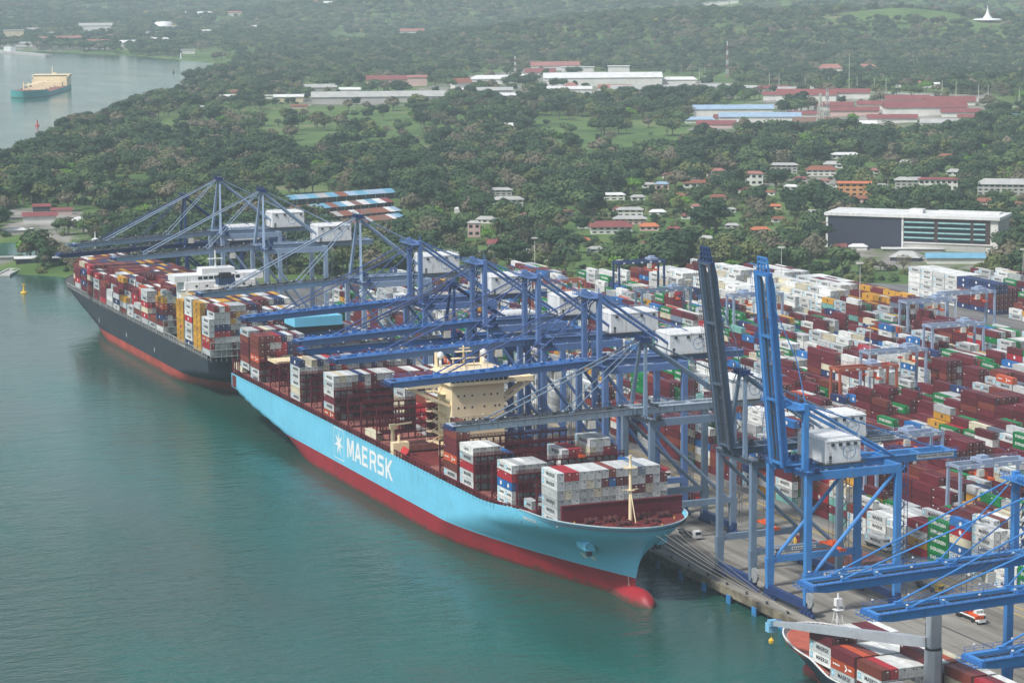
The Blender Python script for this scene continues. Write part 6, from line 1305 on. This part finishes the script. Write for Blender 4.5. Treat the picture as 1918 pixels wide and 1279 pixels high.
# ---------------------------------------------------------------- trees
def leafmat(name, c, c2):
    m = bpy.data.materials.new(name); m.use_nodes = True; t = m.node_tree; n = t.nodes; L = t.links; p = n['Principled BSDF']; p.inputs['Roughness'].default_value = .8; p.inputs['Specular IOR Level'].default_value = .15
    oi = n.new('ShaderNodeObjectInfo'); tc = n.new('ShaderNodeTexCoord'); nz = n.new('ShaderNodeTexNoise'); nz.inputs['Scale'].default_value = .45; nz.inputs['Detail'].default_value = 5; L.new(tc.outputs['Object'], nz.inputs['Vector'])
    a = n.new('ShaderNodeMath'); a.operation = 'MULTIPLY_ADD'; a.inputs[1].default_value = .9; L.new(nz.outputs[0], a.inputs[0]); b_ = n.new('ShaderNodeMath'); b_.operation = 'MULTIPLY_ADD'; b_.inputs[1].default_value = .7; b_.inputs[2].default_value = -.35
    L.new(oi.outputs['Random'], b_.inputs[0]); L.new(b_.outputs[0], a.inputs[2]); mx = n.new('ShaderNodeMix'); mx.data_type = 'RGBA'; L.new(a.outputs[0], mx.inputs[0]); mx.inputs[6].default_value = (*c, 1); mx.inputs[7].default_value = (*c2, 1)
    L.new(mx.outputs[2], p.inputs['Base Color']); return m
LM = [leafmat('leaf_dark', (.024, .048, .026), (.055, .1, .042)), leafmat('leaf_mid', (.042, .076, .034), (.1, .155, .058)), leafmat('leaf_olive', (.07, .094, .034), (.16, .18, .068)), leafmat('leaf_dry', (.1, .1, .06), (.19, .165, .11)), leafmat('leaf_bright', (.07, .16, .018), (.14, .27, .04)), leafmat('leaf_yellow', (.3, .24, .04), (.42, .34, .07))]
BARK = mat('bark', (.22, .19, .15), .9, .3)
def crown_mesh(seed, rx=6.5, rz=4.2, zc=7.5, lobes=7, n=520, leaf=1.25, lm=0, flat=False):
    rg = random.Random(seed); b = MB(); L_ = []
    for k in range(lobes):
        a = rg.uniform(0, 6.283); r_ = rx*rg.uniform(.15, .62); L_.append((Vector((r_*math.cos(a), r_*math.sin(a), zc+rz*rg.uniform(-.35, .55)*(1 if not flat else .4))), rx*rg.uniform(.38, .58)))
    for c, r_ in L_:       # uneven inner mass
        n1, n2 = 6, 4; vs = []
        for j in range(1, n2):
            for i in range(n1):
                t_ = 2*math.pi*i/n1+j*.5; f_ = math.pi*j/n2; q = r_*.72*rg.uniform(.75, 1.15); vs.append(c+Vector((q*math.sin(f_)*math.cos(t_), q*math.sin(f_)*math.sin(t_), q*.75*math.cos(f_))))
        m0 = len(vs); vs += [c+Vector((0, 0, r_*.6)), c-Vector((0, 0, r_*.5))]; fs = []
        for j in range(n2-2):
            for i in range(n1): fs.append((j*n1+i, (j+1)*n1+i, (j+1)*n1+(i+1) % n1, j*n1+(i+1) % n1))
        for i in range(n1): fs += [(m0, i, (i+1) % n1), (m0+1, (n2-2)*n1+(i+1) % n1, (n2-2)*n1+i)]
        b.add(vs, fs)
    for k in range(n):     # leaf clumps
        c, r_ = rg.choice(L_); z = rg.uniform(-.35, 1); t_ = rg.uniform(0, 6.283); s_ = math.sqrt(1-z*z); d = Vector((s_*math.cos(t_), s_*math.sin(t_), z)); p_ = c+Vector((d.x*r_, d.y*r_, d.z*r_*.8))*rg.uniform(.72, 1.12)
        nn = (d+Vector((rg.uniform(-.5, .5), rg.uniform(-.5, .5), rg.uniform(-.2, .5)))).normalized(); u = nn.orthogonal().normalized(); u = (u*math.cos(t_*3)+nn.cross(u)*math.sin(t_*3)); v = nn.cross(u); q = leaf*rg.uniform(.6, 1.3)
        b.add([p_+u*q*.5, p_+v*q*.45+nn*.1, p_-u*q*.55, p_-v*q*.4-nn*.15], [(0, 1, 2, 3)])
    return b.mesh('crown_mesh', [LM[lm]])
def trunk_mesh(seed, h=6.5, r_=.4, n=5, sp=3.6):
    rg = random.Random(seed); b = MB(); b.tube((0, 0, -1), (0, 0, h*.6), r_, 6, r_*.7)
    for k in range(n): a = 6.283*k/n+rg.uniform(-.4, .4); q = sp*rg.uniform(.6, 1); b.tube((0, 0, h*rg.uniform(.4, .58)), (q*math.cos(a), q*math.sin(a), h*rg.uniform(.95, 1.25)), r_*.45, 5, r_*.15)
    return b.mesh('trunk_mesh', [BARK])
def palm_crown(seed):
    rg = random.Random(seed); b = MB()
    for k in range(15):
        a = 6.283*k/15+rg.uniform(-.2, .2); el = rg.uniform(-.2, 1.0); pr = None; w = .5
        for i in range(6):
            t_ = i/5; r_ = 4.2*t_; z = 9.6+r_*math.sin(el)*.9-2.6*t_*t_*1.1; c = Vector((r_*math.cos(a), r_*math.sin(a), z)); s_ = Vector((-math.sin(a), math.cos(a), -.35))*(.75*(1-.7*t_)+.1); s2 = Vector((math.sin(a), -math.cos(a), -.35))*(.75*(1-.7*t_)+.1)
            if pr: b.add([pr[0], pr[1], c+s_, c], [(0, 1, 2, 3)]); b.add([pr[0], c, c+s2, pr[2]], [(0, 1, 2, 3)])
            pr = (c, c+s_, c+s2)
    return b.mesh('crown_mesh', [LM[0]])
def bare_crown(seed):
    rg = random.Random(seed); b = MB()
    for k in range(9):
        a = rg.uniform(0, 6.283); e = Vector((5*math.cos(a)*rg.uniform(.4, 1), 5*math.sin(a)*rg.uniform(.4, 1), rg.uniform(7, 11))); s_ = Vector((0, 0, 4)); b.tube(s_, e, .16, 4, .06)
        for j in range(5): m_ = s_.lerp(e, rg.uniform(.4, .9)); b.tube(m_, m_+Vector((rg.uniform(-2, 2), rg.uniform(-2, 2), rg.uniform(.5, 2))), .08, 3, .03)
    for k in range(190):
        a = rg.uniform(0, 6.283); r_ = rg.uniform(1, 5.6); p_ = Vector((r_*math.cos(a), r_*math.sin(a), rg.uniform(6, 11.5)-r_*.35)); q = rg.uniform(.5, 1.1); u = Vector((rg.uniform(-1, 1), rg.uniform(-1, 1), rg.uniform(-1, 1))).normalized(); v = u.orthogonal(); b.add([p_+u*q*.5, p_+v*q*.5, p_-u*q*.5, p_-v*q*.5], [(0, 1, 2, 3)])
    return b.mesh('crown_mesh', [LM[3]])
KIND = [('dark green rounded tree', crown_mesh(1), trunk_mesh(1)), ('mid green spreading tree', crown_mesh(2, 7.5, 3.4, 7.5, 8, 560, 1.3, 1), trunk_mesh(2)), ('olive green loose tree', crown_mesh(3, 6, 4, 7, 6, 430, 1.2, 2), trunk_mesh(3)), ('brown half bare tree', bare_crown(4), trunk_mesh(4)),
        ('dark feathery palm', palm_crown(5), MB().tube((0, 0, -1), (.3, 0, 9.8), .35, 6, .22).mesh('trunk_mesh', [BARK])), ('bright green young tree', crown_mesh(6, 5, 3.6, 5.5, 5, 420, 1.1, 4), trunk_mesh(6, 5)), ('tall dark dense tree', crown_mesh(7, 6.8, 5.5, 9.5, 9, 640, 1.3, 0), trunk_mesh(7, 8)), ('greyish green dusty tree', crown_mesh(8, 6.4, 3.8, 7, 7, 420, 1.25, 3), trunk_mesh(8)),
        ('wide mid green tree', crown_mesh(9, 8.2, 3.2, 7, 9, 620, 1.4, 1, True), trunk_mesh(9)), ('yellow flowering tree', crown_mesh(10, 6, 3.5, 7, 6, 420, 1.2, 5), trunk_mesh(10))]
def joined(crown, trunk):
    b = MB(); b.add([v.co[:] for v in crown.vertices], [tuple(p.vertices) for p in crown.polygons], 0); b.add([v.co[:] for v in trunk.vertices], [tuple(p.vertices) for p in trunk.polygons], 1)
    return b.mesh('tree_mesh', [crown.materials[0], BARK])
# meadows (photo regions turned into ground polygons): few trees there
MEAD = [[(290, 215), (430, 206), (430, 268), (290, 262)], [(405, 203), (720, 205), (680, 262), (580, 308), (450, 290)], [(640, 208), (900, 222), (860, 305), (640, 295)], [(980, 222), (1230, 232), (1330, 270), (1160, 312), (1040, 304)], [(120, 345), (280, 330), (280, 362), (110, 378)], [(470, 350), (620, 340), (620, 368), (500, 372)], [(1180, 235), (1350, 250), (1390, 275), (1230, 275)],
        [(640, 62), (700, 68), (690, 88), (600, 82)], [(340, 92), (500, 96), (440, 128), (340, 114)], [(1300, 160), (1900, 222), (1900, 236), (1300, 175)], [(1370, 76), (1470, 80), (1460, 96), (1390, 98)], [(20, 380), (180, 385), (190, 435), (0, 440)], [(1230, 160), (1440, 176), (1440, 200), (1230, 190)],
        [(1440, 200), (1850, 212), (1850, 244), (1290, 244), (1290, 222)], [(560, 150), (860, 156), (860, 200), (560, 200)], [(860, 130), (1370, 136), (1370, 186), (860, 194)], [(1600, 466), (1850, 470), (1850, 500), (1600, 505)]]
MW = [[tuple(at(a, c)[:2]) for a, c in pl] for pl in MEAD]
MDENS = [.18, .16, .2, .14, .06, .15, .14, .05, .02, .12, .05, .2, .25, .1, .25, .12, .3]
bound = np.array(YB+[(640, 50), (-345, 50), (-400, 90), (-480, 118)], float)
pts = []
for (r0, r1, sp, s0_, s1_) in ((1300, 2300, 13, .7, 2.1), (2300, 3600, 15, .8, 2.3), (3600, 5600, 18, 1.2, 2.1), (5600, 8500, 26, 1.7, 2.8), (8500, 11500, 38, 2.4, 4.0)):
    N = int(R(26)*(r1*r1-r0*r0)/2/sp**2); rr = np.sqrt(rng.uniform(r0*r0, r1*r1, N)); aa = YAW+rng.uniform(-R(13), R(13), N)
    for x, y, r_, q in zip(CAM[0]+rr*np.cos(aa), CAM[1]+rr*np.sin(aa), rr, s0_+(s1_-s0_)*rng.uniform(0, 1, N)**1.7): pts.append((x, y, r_, q))
pts = np.array(pts); X, Y = pts[:, 0], pts[:, 1]
sdv = sdist(X, Y); keep = sdv > 5
q_ = np.array([noise.noise(Vector((x/120, y/120, 0)))+.5*noise.noise(Vector((x/40, y/40, 5))) for x, y in zip(X, Y)])
dens = np.where(q_ > -.38, .97, .35)
inm = np.zeros(len(X), bool)
for pl, dd_ in zip(MW, MDENS):
    i_ = inpoly(X, Y, pl); dens = np.where(i_, np.where(q_ > .33, .8, dd_*.5), dens); inm |= i_
keep &= rng.uniform(0, 1, len(X)) < dens
yard = inpoly(X, Y, [(-440, 116)]+[(a-12, c+8) for a, c in YB]+[(700, 560), (700, 40), (-352, 40)]); keep &= ~yard
keep &= ~((Y < 100) & (X > -352)); keep |= (sdv > 2) & (Y < 118) & (X > -660) & (X < -362)
TH = 11.0
for bx, by, d, W, H in BLD:
    u = np.array([bx-CAM[0], by-CAM[1]]); D_ = np.linalg.norm(u); u /= D_; dx = X-CAM[0]; dy = Y-CAM[1]; al = dx*u[0]+dy*u[1]; la = -dx*u[1]+dy*u[0]
    blk = 115+35*(d > 2300)+60*(d > 3600)
    z_ = (np.abs(la) < W/2+5) & (al > D_-blk*1.0) & (al < D_+min(40, W*.6)+6)
    soft = z_ & (al < D_-blk*.45) & (rng.uniform(0, 1, len(X)) < .3)
    pts[:, 3] = np.where(soft, pts[:, 3]*.6, pts[:, 3]); keep &= ~(z_ & ~soft)
for pl_ in ([(52, 499), (118, 488), (150, 500), (128, 524), (60, 521)], [(118, 452), (210, 450), (300, 492), (150, 506), (112, 486)], [(120, 425), (230, 425), (240, 452), (120, 452)]):
    i_ = inpoly(X, Y, [tuple(at(a, c)[:2]) for a, c in pl_]) & (sdv > 2); keep |= i_; pts[:, 3] = np.where(i_, np.minimum(pts[:, 3], 1.0), pts[:, 3])
for a, c in zip(roadpts, roadpts[1:]):
    e = np.array([c.x-a.x, c.y-a.y]); t_ = np.clip(((X-a.x)*e[0]+(Y-a.y)*e[1])/(e@e), 0, 1); keep &= np.hypot(X-a.x-t_*e[0], Y-a.y-t_*e[1]) > 30
# grassy mound on the far right hill
mp_ = [atd(a, d_) for a, d_ in ((1565, 5200), (1790, 5180), (1780, 5450), (1590, 5480))]; keep &= ~inpoly(X, Y, [tuple(p_[:2]) for p_ in mp_])
pts = pts[keep]; q_ = q_[keep]; X, Y = pts[:, 0], pts[:, 1]; Z = ground(X, Y)
kn = rng.choice(10, len(X), p=[.17, .18, .13, .1, .07, .05, .12, .08, .098, .002]); n2_ = np.array([noise.noise(Vector((x/90, y/90, 9))) for x, y in zip(X, Y)])
kn = np.where((kn == 9) & (pts[:, 2] < 3600), 2, kn); kn = np.where((n2_ > .3) & (kn != 9) & (rng.uniform(0, 1, len(X)) < .5), 7, kn); kn = np.where((n2_ < -.3) & (rng.uniform(0, 1, len(X)) < .5), 6, kn)
rot = rng.uniform(0, 6.28, len(X)); sc = pts[:, 3]; hz_ = sc*rng.uniform(.85, 1.2, len(X)); hz_ = np.minimum(hz_, 1.15+.25*sc)
P3 = np.stack([X, Y, Z], -1); v = P3-CAM; zz = v@_d; pxx = 959+FPX*(v@_r)/zz; pyy = 639.5-FPX*(v@_u)/zz
vis = (pxx > 5) & (pxx < 1912) & (pyy < 560); size = np.where(vis, sc/zz*(1+.25*(kn == 8)), 0); order = np.argsort(-size)[:290]; sel = np.zeros(len(X), bool); sel[order] = True
# individual trees: named after the nearest landmark
LMK = [('behind the quay of the dark ship', 330, 440), ('beside the marina', 130, 440), ('around the port sheds', 640, 420), ('below the grey apartment houses', 930, 430), ('behind the crimson roofed house', 960, 470), ('near the large red villa', 1150, 460), ('behind the tall navy gantry', 1210, 500), ('between the raised booms', 1390, 500), ('left of the office block', 1500, 480), ('before the office block', 1650, 510), ('right of the office block', 1890, 500), ('on the mangrove point', 70, 505), ('behind the far violet cranes', 800, 480), ('on the shore left of the cranes', 230, 400)]
bands = {}
for i in order:
    k_ = min(range(len(LMK)), key=lambda j: abs(LMK[j][1]-pxx[i])+1.5*abs(LMK[j][2]-pyy[i])); bands.setdefault((k_, int(kn[i])), []).append(i)
for (k_, kk), lst in bands.items():
    lst.sort(key=lambda i: pxx[i])
    for n_, i in enumerate(lst):
        w_ = f"{KIND[kk][0]} {LMK[k_][0]}"+(f", {od(n_+1)} such from left" if len(lst) > 1 else '')
        E = empty('palm_tree' if kk == 4 else 'tree', (X[i], Y[i], Z[i]), w_, 'tree', 'trees at the back of the port', rot[i]); E.scale = (sc[i], sc[i], hz_[i])
        for nm, me_ in (('crown', KIND[kk][1]), ('trunk', KIND[kk][2])): o_ = bpy.data.objects.new(nm, me_); COL.objects.link(o_); o_.parent = E
rs = ~sel
scatter('woodland', [joined(c, t_) for _, c, t_ in KIND], P3[rs], kn[rs], rot[rs], np.stack([sc, sc, hz_], -1)[rs], 'dense tropical woodland covering the land behind the port', 'woodland')
print('trees', len(X))
# undergrowth clumps between trees near the yard edge
def bush(seed):
    return crown_mesh(seed, 3.4, 1.8, 1.2, 6, 170, .9, random.choice([0, 1, 2]))
N = 5000; r_ = np.sqrt(rng.uniform(1300**2, 2700**2, N)); a_ = YAW+rng.uniform(-R(12.5), R(12.5), N); X2, Y2 = CAM[0]+r_*np.cos(a_), CAM[1]+r_*np.sin(a_)
k2 = (sdist(X2, Y2) > 2) & ~inpoly(X2, Y2, [(-440, 116)]+[(a+2, c+3) for a, c in YB]+[(700, 560), (700, 40), (-352, 40)]) & ~((Y2 < 85) & (X2 > -352))
for pl in MW: k2 &= ~(inpoly(X2, Y2, pl) & (rng.uniform(0, 1, N) < .85))
for bx, by, d, W, H in BLD: k2 &= np.hypot(X2-bx, Y2-by) > max(12, W*.6)
X2, Y2 = X2[k2], Y2[k2]; s2 = rng.uniform(.7, 1.6, len(X2))
scatter('undergrowth', [bush(31), bush(32), bush(33)], np.stack([X2, Y2, ground(X2, Y2)-.3], -1), rng.integers(0, 3, len(X2)), rng.uniform(0, 6, len(X2)), np.stack([s2, s2, s2*rng.uniform(.7, 1.1, len(s2))], -1), 'shrubs and undergrowth between the trees', 'undergrowth')

# ---------------------------------------------------------------- haze
hm = bpy.data.materials.new('haze'); hm.use_nodes = True; n = hm.node_tree.nodes; n.remove(n['Principled BSDF']); pv = n.new('ShaderNodeVolumePrincipled'); pv.inputs['Density'].default_value = 6.1e-5
pv.inputs['Color'].default_value = (.78, .91, 1, 1); pv.inputs['Anisotropy'].default_value = -.3; hm.node_tree.links.new(pv.outputs[0], n['Material Output'].inputs['Volume'])
hz = MB().box(-17000, 5000, -9500, 17000, -6.5, 330).build('haze', hm); tag(hz, kind='stuff')
